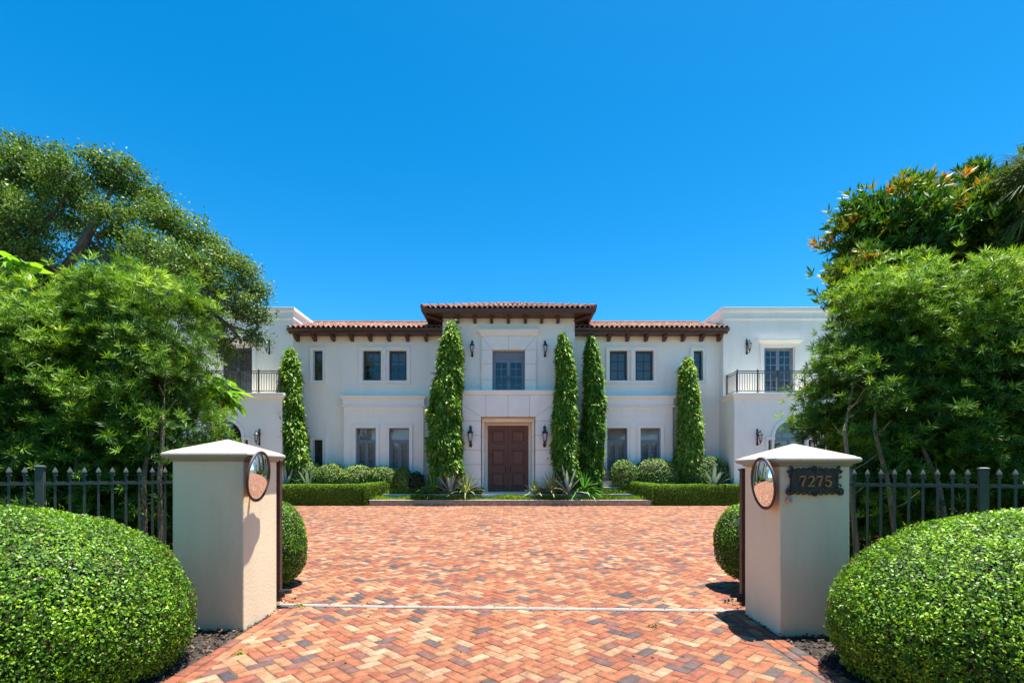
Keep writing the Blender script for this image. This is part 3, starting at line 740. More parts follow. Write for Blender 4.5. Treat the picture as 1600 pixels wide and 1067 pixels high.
    for cx in (13.55, 14.25):
        for u in (-1, 1):
            for v in (-1, 1):
                q = MB(); pts = []
                for i in range(26):
                    t = i/25*2.3*pi; rr = .15*(1-i/32); pts.append((s*cx+u*(.155+rr*cos(t+pi)), yr, (zb+zt)/2+v*(.24-rr*sin(t))))
                q.tube(pts, .011, 6); q.build('scroll', M['rail'], o)
                q = MB(); pts = []
                for i in range(18):
                    t = i/17*1.9*pi; rr = .075*(1-i/26); pts.append((s*cx+u*(.085+rr*cos(t)), yr, (zb+zt)/2+v*(.09+rr*sin(t))))
                q.tube(pts, .009, 6); q.build('scroll', M['rail'], o)
side(1); side(-1)

# entrance roof
zr = 8.96; OV = .87
ra, rb = EX0-OV, EX1+OV; ry0, ry1 = DE-OV, 31+OV
z_e = PZ(487.5, ry0)
g = MB()
g.box(ra+.1, rb-.1, ry0+.1, ry1-.1, z_e-.0, z_e+.05)
part(g, 'soffit', M['wood'])
g = MB(); n_ = .13
rp = [(0,z_e-.03),(.0,z_e-.03)]
gx = (ra+rb)/2; gy = (ry0+ry1)/2; hx = (rb-ra)/2; hy = (ry1-ry0)/2
g.loft(gx, gy, [(hx-.09,hy-.09,z_e-.04),(hx-.02,hy-.02,z_e-.03),(hx+.02,hy+.02,z_e+.04),(hx+.03,hy+.03,z_e+.17),(hx-.1,hy-.1,z_e+.175)])
part(g, 'gutter', M['wood'])
# inner soffit panel band and brackets
for px in (715.4, 742.3, 768.2, 794.4, 821, 846.2, 871.8):
    g = MB(); corbel(g, PX(px, DE-.1), DE-.42, DE, z_e-.30, z_e-.041, .07); part(g, 'roof_bracket', M['wood'])
for sx, xx in ((-1, EX0), (1, EX1)):
    g = MB(); a = np.array([xx, DE, z_e-.16]); b = np.array([xx+sx*.72, DE-.72, z_e-.10])
    g.tube([a, b], .09, 4); part(g, 'roof_bracket', M['wood'])
    for k in range(3):
        g = MB(); y = DE+.5+1.1*k; x0, x1 = sorted((xx, xx+sx*.5)); g.box(x0, x1, y-.07, y+.07, z_e-.22, z_e-.041); part(g, 'roof_bracket', M['wood'])
zb_ = z_e+.18; run = hx; rise = run*.36
g = MB(); g.add([(ra,ry0,zb_),(rb,ry0,zb_),(rb,ry1,zb_),(ra,ry1,zb_),(gx,ry0+run,zb_+rise),(gx,ry1-run,zb_+rise)], [(0,1,4),(1,2,5,4),(2,3,5),(3,0,4,5)])
rf = part(g, 'roof', M['tile'])
add_tiles(tiles(ra-.02, rb+.02, ry0-.06, ry0+run, zb_, zb_+rise, 1, 1), rf)
T = tiles(ry0, ry1, 0, run, zb_, zb_+rise, 1, 1)
add_tiles(T, rf, lambda V: np.stack([ra-.04+V[:,1], V[:,0], V[:,2]], 1))
add_tiles(T, rf, lambda V: np.stack([rb+.04-V[:,1], V[:,0], V[:,2]], 1))
for sx, xx in ((-1, ra), (1, rb)):
    r = MB(); n_ = 12
    for k in range(n_):
        t0, t1 = k/n_, (k+1.1)/n_
        a = np.array([xx+(gx-xx)*t0, ry0+run*t0, zb_+rise*t0+.08]); b = np.array([xx+(gx-xx)*t1, ry0+run*t1, zb_+rise*t1+.06])
        r.tube([a, b], [.12,.10], 10)
    r.build('hip_ridge', M['tile'], rf)

# ------------------------------------------------------------------ lanterns
def lantern(loc, H, label, rz=0, style=0, proto=[None, None]):
    if proto[style] is None:
        t = empty('wall_lantern')
        g = MB()
        g.prism([(-.05,0),(.05,0),(.075,.1),(.045,.2),(.045,.55),(.08,.68),(.05,.85),(.07,.9),(0,1),(-.07,.9),(-.05,.85),(-.08,.68),(-.045,.55),(-.045,.2),(-.075,.1)], -.03, -.002)
        g.tube([(0,-.02,.2),(0,-.1,.1),(0,-.2,.08),(0,-.25,.14),(0,-.25,.22)], [.018,.02,.018,.018,.03], 8)
        g.tube([(0,-.02,.62),(0,-.08,.72),(0,-.16,.80),(0,-.24,.86),(0,-.25,.82)], [.018,.018,.016,.014,.012], 8)
        g.build('bracket', M['iron'], t, smooth=False)
        g = MB(); c = (0,-.25,0)
        g.lathe(c, [(.03,.18),(.075,.25),(.08,.27),(.04,.27)], 6)
        for i in range(6):
            a = pi/3*i; g.tube([(c[0]+.068*cos(a),c[1]+.068*sin(a),.26),(c[0]+.115*cos(a),c[1]+.115*sin(a),.62)], .010, 5)
        g.lathe(c, [(.13,.60),(.135,.63),(.12,.65)], 6)
        g.build('cage', M['iron'], t)
        g = MB(); g.lathe(c, [(.15,.645),(.13,.66),(.075,.72),(.055,.74),(.06,.77),(.035,.80),(.02,.83),(.028,.86),(.004,.9)], 6); g.build('roof', M['iron'], t)
        g = MB(); g.lathe(c, [(.06,.27),(.104,.605)], 6); g.build('glass', M['shade'], t)
        g = MB(); g.lathe(c, [(.005,.08),(.02,.12),(.035,.15),(.02,.17),(.03,.185)], 8); g.build('finial', M['iron'], t)
        proto[style] = t; o = t
    else: o = copy_tree(proto[style])
    o.location = loc; o.scale = (H, H, H); o.rotation_euler.z = rz
    tag(o, label, 'lantern', 'black iron wall lanterns on the house')
    return o
lantern((PX(735.4,DP), DP-.002, PZ(698.5,DP)), 1.05, 'large black lantern on the stone surround, to the left of the brown doors')
lantern((PX(850.8,DP), DP-.002, PZ(698.5,DP)), 1.05, 'large black lantern on the stone surround, to the right of the brown doors')
lantern((PX(738,DE), DE-.002, PZ(558,DE)), .83, 'black lantern high on the entrance wall, left of the balcony window')
lantern((PX(851.5,DE), DE-.002, PZ(558,DE)), .83, 'black lantern high on the entrance wall, right of the balcony window')
lantern((PX(421,DU), DU-.002, PZ(554,DU)), .78, 'black lantern beside the balcony door of the left wing', radians(-18))
lantern((PX(1166.6,DU), DU-.002, PZ(554,DU)), .78, 'black lantern beside the balcony door of the right wing', radians(18))
lantern((PX(405.5,DL), DL-.002, PZ(696,DL)), .80, 'black lantern beside the arched window, above the plain gate pier', radians(-18))
lantern((PX(1183,DL), DL-.002, PZ(696,DL)), .80, 'black lantern beside the arched window, above the numbered gate pier', radians(18))
# security camera on right porch
t = tag(empty('security_camera', (PX(1241,DL), DL, PZ(639,DL))), 'small white dome security camera above the arched window', 'camera')
g = MB(); g.box(-.06,.06,-.1,-.002,.02,.1); g.lathe((0,-.12,0), [(.10,.06),(.11,.03),(.10,0),(.07,-.02)], 14); g.build('housing', M['trim'], t)
g = MB(); g.lathe((0,-.12,-.02), [(.065,0),(.055,-.04),(.03,-.06),(.005,-.068)], 14); g.build('lens', M['iron'], t)

# ------------------------------------------------------------------ gate piers
def pier(x0, x1, y0, y1, zs, label):
    cx, cy = (x0+x1)/2, (y0+y1)/2; hx, hy = (x1-x0)/2, (y1-y0)/2
    t = tag(empty('gate_pier', (cx, cy, 0)), label, 'pier', 'gate piers')
    g = MB(); g.loft(0, 0, [(hx,hy,-.02),(hx,hy,zs)]); g.build('shaft', M['pillar'], t, bevel=.012)
    g = MB(); z = zs
    prof = [(.0,z-.0),(.012,z+.0),(.018,z+.018),(.045,z+.03)]
    for k in range(7):
        a = -pi/2+pi*k/6; prof.append((.05+.022*cos(a), z+.058+.028*sin(a)))
    prof += [(.04,z+.088),(.036,z+.095),(.022,z+.100)]
    P = [(hx+o,hy+o,zz) for o, zz in prof] + [(.004,.004,z+.235)]
    g.loft(0, 0, P); g.build('cap', M['cap'], t)
    return t
pier(-3.385, -2.665, 5.03, 5.75, 1.70, 'cream stucco gate pier without a plaque, round mirror on its inner side')
pier(2.64, 3.32, 4.85, 5.57, 1.645, 'cream stucco gate pier carrying the dark number plaque')

def mirror(loc, nrm, label, s):
    t = tag(empty('convex_mirror', loc), label, 'mirror', 'round convex mirrors on the gate piers')
    n = np.array(nrm, float); n /= np.linalg.norm(n)
    q = Vector(n).to_track_quat('Z', 'Y'); t.rotation_mode = 'QUATERNION'; t.rotation_quaternion = q
    r = .245; g = MB(); Rr = .75; prof = []
    for k in range(14):
        a = r*(1-k/13)+.001; prof.append((a, math.sqrt(Rr*Rr-a*a)-math.sqrt(Rr*Rr-r*r)))
    o = MB(); o.lathe((0,0,0), prof, 48); m = o.build('mirror_face', M['mirror'], t, smooth=True)
    o = MB(); ring = [(.252+.012*cos(2*pi*i/10), .012*sin(2*pi*i/10)) for i in range(11)]; o.lathe((0,0,0), ring[:-1]+[ring[0]], 48); 
    o.build('rim', M['gate'], t, smooth=True)
    o = MB(); o.lathe((0,0,0), [(.24,-.006),(.15,-.03),(.02,-.04)], 32); o.build('back', M['gate'], t)
    inv = q.inverted(); e = inv @ Vector((-s*.14, .05, 0))
    o = MB(); o.tube([(0,0,-.035), tuple(inv @ Vector((-s*.06,.03,0))), tuple(e)], .014, 8); o.build('arm', M['iron'], t)
    return t
mirror((PX(404.5,5.12), 5.12, PZ(744,5.12)), (1, .06, -.10), 'brown-rimmed round convex mirror on the plain pier', 1)
mirror((PX(1192,4.98), 4.98, PZ(755,4.98)), (-1, .06, -.08), 'brown-rimmed round convex mirror on the pier with the plaque', -1)

# number plaque
yp = 4.85; t = tag(empty('number_plaque', (PX(1271,yp), yp, PZ(751.5,yp))), 'ornate dark bronze house number plaque reading 7275', 'plaque')
pw, ph = .262, .135
g = MB(); g.box(-pw+.03, pw-.03, -.02, -.001, -ph+.035, ph-.035)
def scrollpts(cx, cz, r, a0, a1, n=12, sh=.5): return [(cx+r*(1-sh*i/n)*cos(a0+(a1-a0)*i/n), -.022, cz+r*(1-sh*i/n)*sin(a0+(a1-a0)*i/n)) for i in range(n+1)]
g.build('plate', M['bronze'], t, bevel=.004)
g = MB(); fr(g, -pw+.035, pw-.035, -ph+.045, ph-.045, .012, -.028, -.021)
for v in (-1, 1):
    g.prism([(-pw+.02, v*(ph-.055)), (pw-.02, v*(ph-.055)), (pw-.02, v*(ph-.03)), (-pw+.02, v*(ph-.03))], -.024, -.001)
    for k in range(9):
        x = (k-4)*.055; up = .018*(1-abs(k-4)/5)
        g.tube(scrollpts(x, v*(ph-.035+up*.6), .024, v*(-.4), v*(pi+.8)), [.009]*13, 6)
    for i in (-1, 1):
        g.tube(scrollpts(i*(pw-.02), v*(ph-.03), .034, pi/2 if i < 0 else pi/2, pi/2+i*v*4.6), [.012]*13, 6)
        g.tube(scrollpts(i*(pw-.03), v*(ph-.085), .022, 0, i*v*-4.4), [.008]*13, 6)
    g.lathe((0,-.02,v*(ph-.005)), [(.002,-.018),(.02,-.01),(.026,0),(.02,.01),(.002,.018)], 10)
g.build('scroll_border', M['bronze'], t)
def stroke(g, pts, ws, y0=-.036, y1=-.0205):
    n = len(pts); L_ = []; R_ = []
    for i in range(n):
        a = np.array(pts[max(i-1,0)]); b = np.array(pts[min(i+1,n-1)]); d = (b-a)/(np.linalg.norm(b-a)+1e-9); nn = np.array([-d[1], d[0]])
        p = np.array(pts[i]); L_.append(p+nn*ws[i]/2); R_.append(p-nn*ws[i]/2)
    for i in range(n-1): g.prism([tuple(L_[i]), tuple(L_[i+1]), tuple(R_[i+1]), tuple(R_[i])], y0, y1)
def arcp(cx, cz, rx, rz, a0, a1, n=12): return [(cx+rx*cos(a0+(a1-a0)*i/n), cz+rz*sin(a0+(a1-a0)*i/n)) for i in range(n+1)]
def digit(ch, x, h=.105):
    g = MB(); w_ = h*.62; tk, tn = h*.17, h*.07
    A = lambda u, v: (x+(u-.5)*w_, (v-.5)*h)
    if ch == '7':
        stroke(g, [A(.0,.93),A(1,.93)], [tk*.8,tk*.8]); stroke(g, [A(.04,.98),A(.04,.74)], [tn,tn*.8])
        stroke(g, [A(.95,.9),A(.62,.5),A(.48,.25),A(.45,.0)], [tn,tk*.8,tk,tk*1.1]); stroke(g, [A(.28,.02),A(.64,.02)], [tn*.7,tn*.7])
    elif ch == '2':
        p = arcp(x, h*.22, w_*.40, h*.235, pi*.95, -.15*pi, 12)+[A(.55,.36),A(.18,.1)]
        stroke(g, p, [tk*.9]+[tn*1.2]*3+[tk*.8]*3+[tk]*6+[tk*.7, tn]); stroke(g, [A(.05,.07),A(.95,.07)], [tk*.85]*2); stroke(g, [A(.95,.02),A(.97,.28)], [tn,tn*.7])
    elif ch == '5':
        stroke(g, [A(.18,.93),A(.9,.93)], [tk*.8]*2); stroke(g, [A(.2,.95),A(.16,.52)], [tn*1.1]*2)
        p = [A(.16,.52)]+arcp(x-.02*w_, -h*.20, w_*.44, h*.27, .62*pi, -.85*pi, 14)
        stroke(g, p, [tn]+[tn*1.3]*2+[tk*.8]*2+[tk]*6+[tk*.7]*2+[tn*1.4]*2+[tk])
    return g
for k, ch in enumerate('7275'):
    digit(ch, (k-1.5)*.082).build('digit', M['copper'], t)
# intercom
t = tag(empty('door_bell', (PX(1231,4.85), 4.85, PZ(781,4.85))), 'small pinkish entry bell below the number plaque', 'bell')
g = MB(); g.tube([(0,-.002,0),(0,-.03,0),(0,-.045,0)], [.03,.03,.018], 14); g.build('housing', plain('bellpink', (.62,.40,.33), .5), t)
g = MB(); g.tube([(0,-.044,0),(0,-.05,0)], [.011,.009], 10); g.build('button', M['white_metal'], t)

# gates: edge of each sliding leaf behind its pier
def gate(x0, x1, y, label, s):
    t = tag(empty('sliding_gate', (0, y, 0)), label, 'gate', 'brown sliding gate leaves')
    z0, z1 = .07, (1.70 if s < 0 else 1.60)
    for x in (x0, x1):
        g = MB(); g.box(x-.03, x+.03, -.03, .03, z0, z1); g.loft(x, 0, [(.04,.04,z1),(.04,.04,z1+.02),(.005,.005,z1+.035)]); g.build('post', M['gate'], t, bevel=.003)
    g = MB(); a, b = sorted((x0,x1))
    for z in (.12, .75, 1.5): g.box(a+.03, b-.03, -.02, .02, z-.03, z+.03)
    x = a+.13
    while x < b-.05: g.box(x-.01, x+.01, -.01, .01, .15, 1.47); x += .115
    g.build('bars', M['gate'], t)
    g = MB(); x = x0-s*.03
    g.box(x-s*.0, x-s*.13, -.05, -.01, .17, .21); g.box(x, x-s*.07, -.07, -.055, .13, .2); g.build('latch', M['iron'], t)
gate(-2.695, -3.75, 5.86, 'brown sliding gate leaf tucked behind the plain pier', -1)
gate(2.665, 3.72, 5.66, 'brown sliding gate leaf tucked behind the pier with the plaque', 1)
g = MB()
pts = [(-2.85, 5.98), (-2.0, 5.93), (0, 5.79), (1.6, 5.72), (3.0, 5.66)]
pts = [(PX(437,5.94), 5.94), (PX(600,5.84), 5.845), (PX(800,5.78), 5.785), (PX(1000,5.72), 5.725), (2.75, 5.66)]
for a, b in zip(pts, pts[1:]):
    g.add([(a[0],a[1]-.032,.004),(a[0],a[1]-.02,.018),(a[0],a[1]+.02,.018),(a[0],a[1]+.032,.004),(b[0]-.003,b[1]-.032,.004),(b[0]-.003,b[1]-.02,.018),(b[0]-.003,b[1]+.02,.018),(b[0]-.003,b[1]+.032,.004)],
          [(0,1,5,4),(1,2,6,5),(2,3,7,6)])
    
tr = tag(g.build('gate_track', M['white_metal']), 'worn pale metal gate track set in the bricks between the piers', 'track')
g = MB()
for k in range(14):
    x = -2.5+.39*k; y = np.interp(x, [p[0] for p in pts], [p[1] for p in pts]); g.lathe((x, y, .0175), [(.009,0),(.009,.003),(.004,.005)], 8)
g.build('bolts', M['iron'], tr)
g = MB(); g.box(-2.78,-2.46, 5.80,5.98,-.005,.012); o = g.build('track_base', M['mortar'], tr, bevel=.01)

# fences
def fence(x0, y0, x1, y1, zt, postpx, label):
    L_ = math.hypot(x1-x0, y1-y0); ang = math.atan2(y1-y0, x1-x0)
    t = tag(empty('iron_fence', (x0, y0, 0), ang), label, 'fence', 'green-grey picket fences beside the piers')
    rz = zt-.155
    g = MB(); g.box(0, L_, -.014, .014, rz-.02, rz+.012); g.box(0, L_, -.014, .014, .12, .15); g.box(0, L_, -.012, .012, .93, .95) if False else None
    g.build('rail', M['fence'], t)
    k = .06; i = 0
    while k < L_:
        if abs((k-postpx) % 2.44) < .06 or abs((k-postpx) % 2.44) > 2.38:
            g = MB(); g.box(k-.033, k+.033, -.033, .033, 0, zt-.01); g.loft(k, 0, [(.039,.039,zt-.01),(.039,.039,zt+.008),(.02,.02,zt+.016)]); g.build('post', M['fence'], t, bevel=.003)
        else:
            g = MB(); g.box(k-.0095, k+.0095, -.0095, .0095, .06, zt-.085)
            g.loft(k, 0, [(.0095,.0095,zt-.09),(.017,.017,zt-.085),(.017,.017,zt-.075),(.011,.011,zt-.068),(.019,.019,zt-.05),(.015,.015,zt-.035),(.001,.001,zt)])
            g.build('picket', M['fence'], t)
        k += .111
fence(-3.385, 5.42, -6.6, 3.7, 1.635, 1.24, 'green-grey spiked metal fence behind the bush beside the plain pier')
fence(3.30, 5.25, 6.6, 3.55, 1.615, 1.24, 'green-grey spiked metal fence behind the bush beside the numbered pier')

# ------------------------------------------------------------------ shrubs
def box_bush(name, c, r, N, ls, label, group, mat=L_box, e=2.2, zmin=.03, parts_stem=True, lum=.022, lay=(.935,1.02)):
    t = tag(empty(name, (c[0], c[1], 0)), label, 'bush', group)
    cc = np.array((0, 0, c[2])); 
    p, n = super_pts(N, cc, r, e, lay[0], lay[1], zmin)
    wp = p + np.array((c[0], c[1], 0))
    p = p + n*(lump(wp, 4.2, lum) + lump(wp[:, [1,2,0]], 13., lum*.45))[:, None]
    k = len(p); rd = rnd_dirs(k); tang = norm(rd - (rd*n).sum(1, keepdims=True)*n)
    d = norm(tang + n*RS.uniform(-.1, .9, (k,1))); nn = norm(n + np.array([0,0,.4]) + RS.normal(0, .75, (k,3)))
    tone = np.clip(.45 + lump(wp, 2.1, .12) + lump(wp, 9., .10) + lump(wp, 31., .16) + RS.normal(0, .2, k), 0, 1)
    prt = [scatter(*LEAF, p, d, nn, ls*RS.uniform(.7, 1.25, k), tone, .15)]
    ns = int(N/450); ii = RS.randint(0, k, ns); ax = norm(n[ii]+np.array([0,0,.9])+RS.normal(0,.35,(ns,3)))
    for q in range(5):
        sp = p[ii]+ax*ls*(.4+.75*q)*RS.uniform(.5,1.1,(ns,1)); prt.append(scatter(*LEAF, sp, norm(ax+rnd_dirs(ns)*.9), rnd_dirs(ns), ls*RS.uniform(.5,1.,ns)*(1-.1*q), np.clip(RS.normal(.75,.15,ns),0,1), .1))
    V, Q, R = merge(prt)
    npmesh('foliage', V, Q, R, mat, t)
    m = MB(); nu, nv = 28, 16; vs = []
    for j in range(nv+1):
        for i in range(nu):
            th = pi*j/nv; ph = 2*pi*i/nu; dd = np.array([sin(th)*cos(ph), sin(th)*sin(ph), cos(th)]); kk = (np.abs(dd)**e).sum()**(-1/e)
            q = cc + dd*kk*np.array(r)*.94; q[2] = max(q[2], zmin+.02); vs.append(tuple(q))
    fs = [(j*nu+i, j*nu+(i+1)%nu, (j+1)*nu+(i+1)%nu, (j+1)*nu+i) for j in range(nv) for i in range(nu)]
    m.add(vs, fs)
    m.build('shade_core', M['core'], t, smooth=True)  # dark shell under the leaves, shade of the interior put into its colour
    if parts_stem:
        m = MB()
        for i in range(5):
            a = i*1.3; m.tube([(.12*cos(a), .12*sin(a), -.02), (.3*r[0]*cos(a), .3*r[1]*sin(a), max(.2, c[2]-r[2]*.6))], [.02,.014], 6)
        m.build('stem', M['bark'], t)
    return t
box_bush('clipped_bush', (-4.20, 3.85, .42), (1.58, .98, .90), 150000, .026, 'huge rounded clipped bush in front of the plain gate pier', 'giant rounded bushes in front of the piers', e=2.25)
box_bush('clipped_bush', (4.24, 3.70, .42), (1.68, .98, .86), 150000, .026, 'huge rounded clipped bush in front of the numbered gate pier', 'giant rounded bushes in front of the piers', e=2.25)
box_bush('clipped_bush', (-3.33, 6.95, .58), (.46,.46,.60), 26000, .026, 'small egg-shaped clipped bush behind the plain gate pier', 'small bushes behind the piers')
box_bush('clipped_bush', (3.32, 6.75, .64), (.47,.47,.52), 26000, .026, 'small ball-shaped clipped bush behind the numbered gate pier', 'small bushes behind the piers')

# rounded shrubs along the house
def mound(px0, px1, pyt, D, label, zb=.55, N=7000):
    c = (PX((px0+px1)/2, D), D, 0); rx = (px1-px0)/2/F*D*1.06; zt = PZ(pyt, D); rz = (zt-zb)/2
    box_bush('round_shrub', (c[0], D, (zt+zb)/2), (rx, min(rx, .6), rz), N, .075, label, 'rounded shrubs along the house front', mat=L_round, e=2.4, zmin=zb-.05, parts_stem=False, lum=.03, lay=(.9,1.04))
for i, (a, b, y, lb) in enumerate([(432,460,718,'rounded shrub half hidden behind the plain gate pier'),(456,498,720,'rounded shrub below the small narrow window, next to the pier'),(497,537,724,'rounded shrub between the narrow window and the first tall window'),
        (534,582,727,'rounded shrub under the first tall ground-floor window'),(579,620,729,'rounded shrub under the second tall window'),(617,643,731,'small rounded shrub at the right end of the left row')]):
    mound(a, b, y, 24.15 if i < 5 else 24.1, lb)
for a, b, y, lb in [(955,994,719,'rounded shrub beside the slender tree right of the entrance'),(990,1056,718,'wide low rounded shrub under the right tall window'),(1063,1139,715,'widest rounded shrub behind the agave in the right bed'),(1143,1185,720,'rounded shrub half hidden behind the numbered gate pier')]:
    mound(a, b, y, 24.15, lb)
box_bush('dark_shrub', (PX(651,24.0), 24.0, .95), (.36,.4,.55), 2200, .13, 'loose dark green shrub at the foot of the largest column tree', None, mat=L_gc, e=2., zmin=.5, parts_stem=False, lay=(.6,1.1))
box_bush('dark_shrub', (PX(636,24.2), 24.3, .9), (.36,.3,.45), 1500, .12, 'loose dark green shrub beside the grey garden steps', None, mat=L_gc, e=2., zmin=.5, parts_stem=False, lay=(.6,1.1))

# clipped box hedges: front run, diagonal run back towards the entrance, back run
def hedge(s, label):
    t = tag(empty('box_hedge', (s*8, 23.3, 0)), label, 'hedge', 'clipped box hedges framing the drive')
    off = np.array((s*8, 23.3, 0))
    runs = [((12.6,23.15,.93),(6.70,23.15,.93),.38,.0), ((6.80,22.98,.93),(5.72,24.05,1.12),.38,.0), ((5.9,24.1,1.10),(9.6,24.1,1.10),.20,.45)]
    P = []; NN = []; core = MB()
    for (a, b, hw, zb) in runs:
        a = np.array(a); b = np.array(b); L_ = np.linalg.norm((b-a)[:2]); u = (b-a)[:2]/L_; v = np.array([-u[1], u[0]])
        area = L_*(2*hw+2*a[2]) + 2*2*hw*a[2]; N = int(area*2600)
        fsel = RS.uniform(0, 1, N)*area
        tt = RS.uniform(0, 1, N); w_ = RS.uniform(-hw, hw, N); zz = RS.uniform(0, 1, N)
        top = fsel < L_*2*hw; sd_ = (~top) & (fsel < L_*2*hw+2*L_*a[2]); en = ~(top | sd_)
        sgn = RS.choice([-1, 1], N)
        tt = np.where(en, (sgn+1)/2*(1+2*.0), tt); w_ = np.where(sd_, sgn*hw, w_)
        H = a[2]+(b[2]-a[2])*tt
        z = np.where(top, H, zb+(H-zb)*zz)
        xy = a[:2][None]+u[None]*(tt*L_)[:,None]+v[None]*w_[:,None]
        n = np.where(top[:,None], np.array([[0,0,1.]]), np.where(sd_[:,None], np.concatenate([v[None]*sgn[:,None], np.zeros((N,1))], 1), np.concatenate([u[None]*sgn[:,None], np.zeros((N,1))], 1)))
        p = np.concatenate([xy, z[:,None]], 1)
        # round the shoulders a little
        k = np.clip((z-(H-.07))/.07, 0, 1); p[:, :2] -= (n[:, :2]*(k**2*.05)[:,None])
        P.append(p); NN.append(n)
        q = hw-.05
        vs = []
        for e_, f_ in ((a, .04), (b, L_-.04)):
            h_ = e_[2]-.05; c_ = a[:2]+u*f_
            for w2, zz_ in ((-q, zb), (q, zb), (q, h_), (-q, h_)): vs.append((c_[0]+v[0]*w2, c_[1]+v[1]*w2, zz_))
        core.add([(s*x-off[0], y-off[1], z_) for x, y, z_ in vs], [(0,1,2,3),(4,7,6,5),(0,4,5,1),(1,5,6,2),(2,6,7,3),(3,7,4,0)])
    p = np.concatenate(P); n = np.concatenate(NN); p[:,0] *= s; n[:,0] *= s
    p = p + n*(lump(p, 7., .012)+RS.normal(0,.014,len(p)))[:,None]; N = len(p)
    d = norm(rnd_dirs(N)*.8+n*.5+np.array([0,0,.3])); nn = norm(n+np.array([0,0,.5])+RS.normal(0,.5,(N,3)))
    V, Q, R = scatter(*LEAF, p-off, d, nn, RS.uniform(.035,.06,N), np.clip(.5+lump(p,3.,.1)+RS.normal(0,.15,N),0,1))
    npmesh('foliage', V, Q, R, L_hedge, t)
    core.build('shade_core', M['core'], t)  # dark boxes inside the runs, painted as the hedge's inner shade
hedge(-1, 'low clipped box hedge in front of the left wing, running behind the plain pier')
hedge(1, 'low clipped box hedge in front of the right wing, running behind the numbered pier')

# ------------------------------------------------------------------ column trees
DROOP = blades(9, 1.0, .11, 5, curve=.15)
def mast(px, pyt, pyb, D, w, label, seed, lean=0, zb=.6, tone=.5):
    x = PX(px, D); zt = PZ(pyt, D); zb_ = PZ(pyb, D); H = zt-zb_
    t = tag(empty('column_tree', (x, D, BED-.03)), label, 'tree', 'weeping column trees against the house')
    N = int(430*H*w); u = RS.uniform(0, 1, N)**.95
    prof = np.interp(u, [0,.04,.15,.45,.75,.9,.97,1], [.9,1.,1.,.88,.66,.42,.2,.03])
    a = RS.uniform(0, 2*pi, N); lay = RS.uniform(.55, 1.05, N)
    swell = 1+.10*np.sin(u*H*4.3+seed+np.sin(a*2)*1.5)+.09*np.sin(a*3+u*H*2.6+seed)
    r = w/2*prof*lay*swell
    p = np.stack([lean*u+.08*np.sin(u*7+seed)*w+r*np.cos(a), r*np.sin(a), zb_-BED+u*H], 1)
    out = np.stack([np.cos(a), np.sin(a), np.zeros(N)], 1)
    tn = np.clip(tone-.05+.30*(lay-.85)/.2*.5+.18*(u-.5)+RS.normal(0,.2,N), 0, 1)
    K = 12; P = np.repeat(p, K, 0)+RS.normal(0,.06,(N*K,3)); O = np.repeat(out, K, 0)
    d = norm(O*RS.uniform(.2,1.,(N*K,1))+np.array([0,0,-1.])*RS.uniform(.5,1.1,(N*K,1))+RS.normal(0,.45,(N*K,3))); nn = norm(O*.6+np.array([0,0,.9])+RS.normal(0,.35,(N*K,3)))
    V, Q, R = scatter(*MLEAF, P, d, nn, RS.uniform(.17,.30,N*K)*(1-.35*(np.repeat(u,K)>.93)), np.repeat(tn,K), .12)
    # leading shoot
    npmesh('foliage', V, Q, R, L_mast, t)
    g = MB(); g.tube([(0,0,-.05),(.02,0,H*.4),(lean*.6,0,H*.75),(lean+.0,0,zt-BED)], [.09,.07,.04,.01], 8)
    for k in range(14):
        z = zb_-BED+H*(.05+.065*k); aa = k*2.4; g.tube([(lean*z/H,0,z),(lean*z/H+cos(aa)*w*.3,sin(aa)*w*.3,z+.1),(lean*z/H+cos(aa)*w*.42,sin(aa)*w*.42,z-.15)], [.02,.014,.006], 5)
    g.build('trunk', M['oakbark'], t)
mast(459, 545, 728, 24.0, 1.02, 'slim column tree at the corner of the left wing', 1, lean=-.25)
mast(694, 503, 738, 23.45, 1.34, 'widest and tallest column tree, left of the stone entrance', 2, lean=.28)
mast(885, 522, 742, 23.5, .90, 'column tree close against the right side of the stone entrance', 3, lean=-.15)
mast(926, 527, 758, 23.95, .88, 'slender darker column tree, second to the right of the entrance', 4, tone=.38)
mast(1075, 559, 738, 24.2, .95, 'shorter yellowish column tree near the right wing', 5, lean=.05, tone=.62)

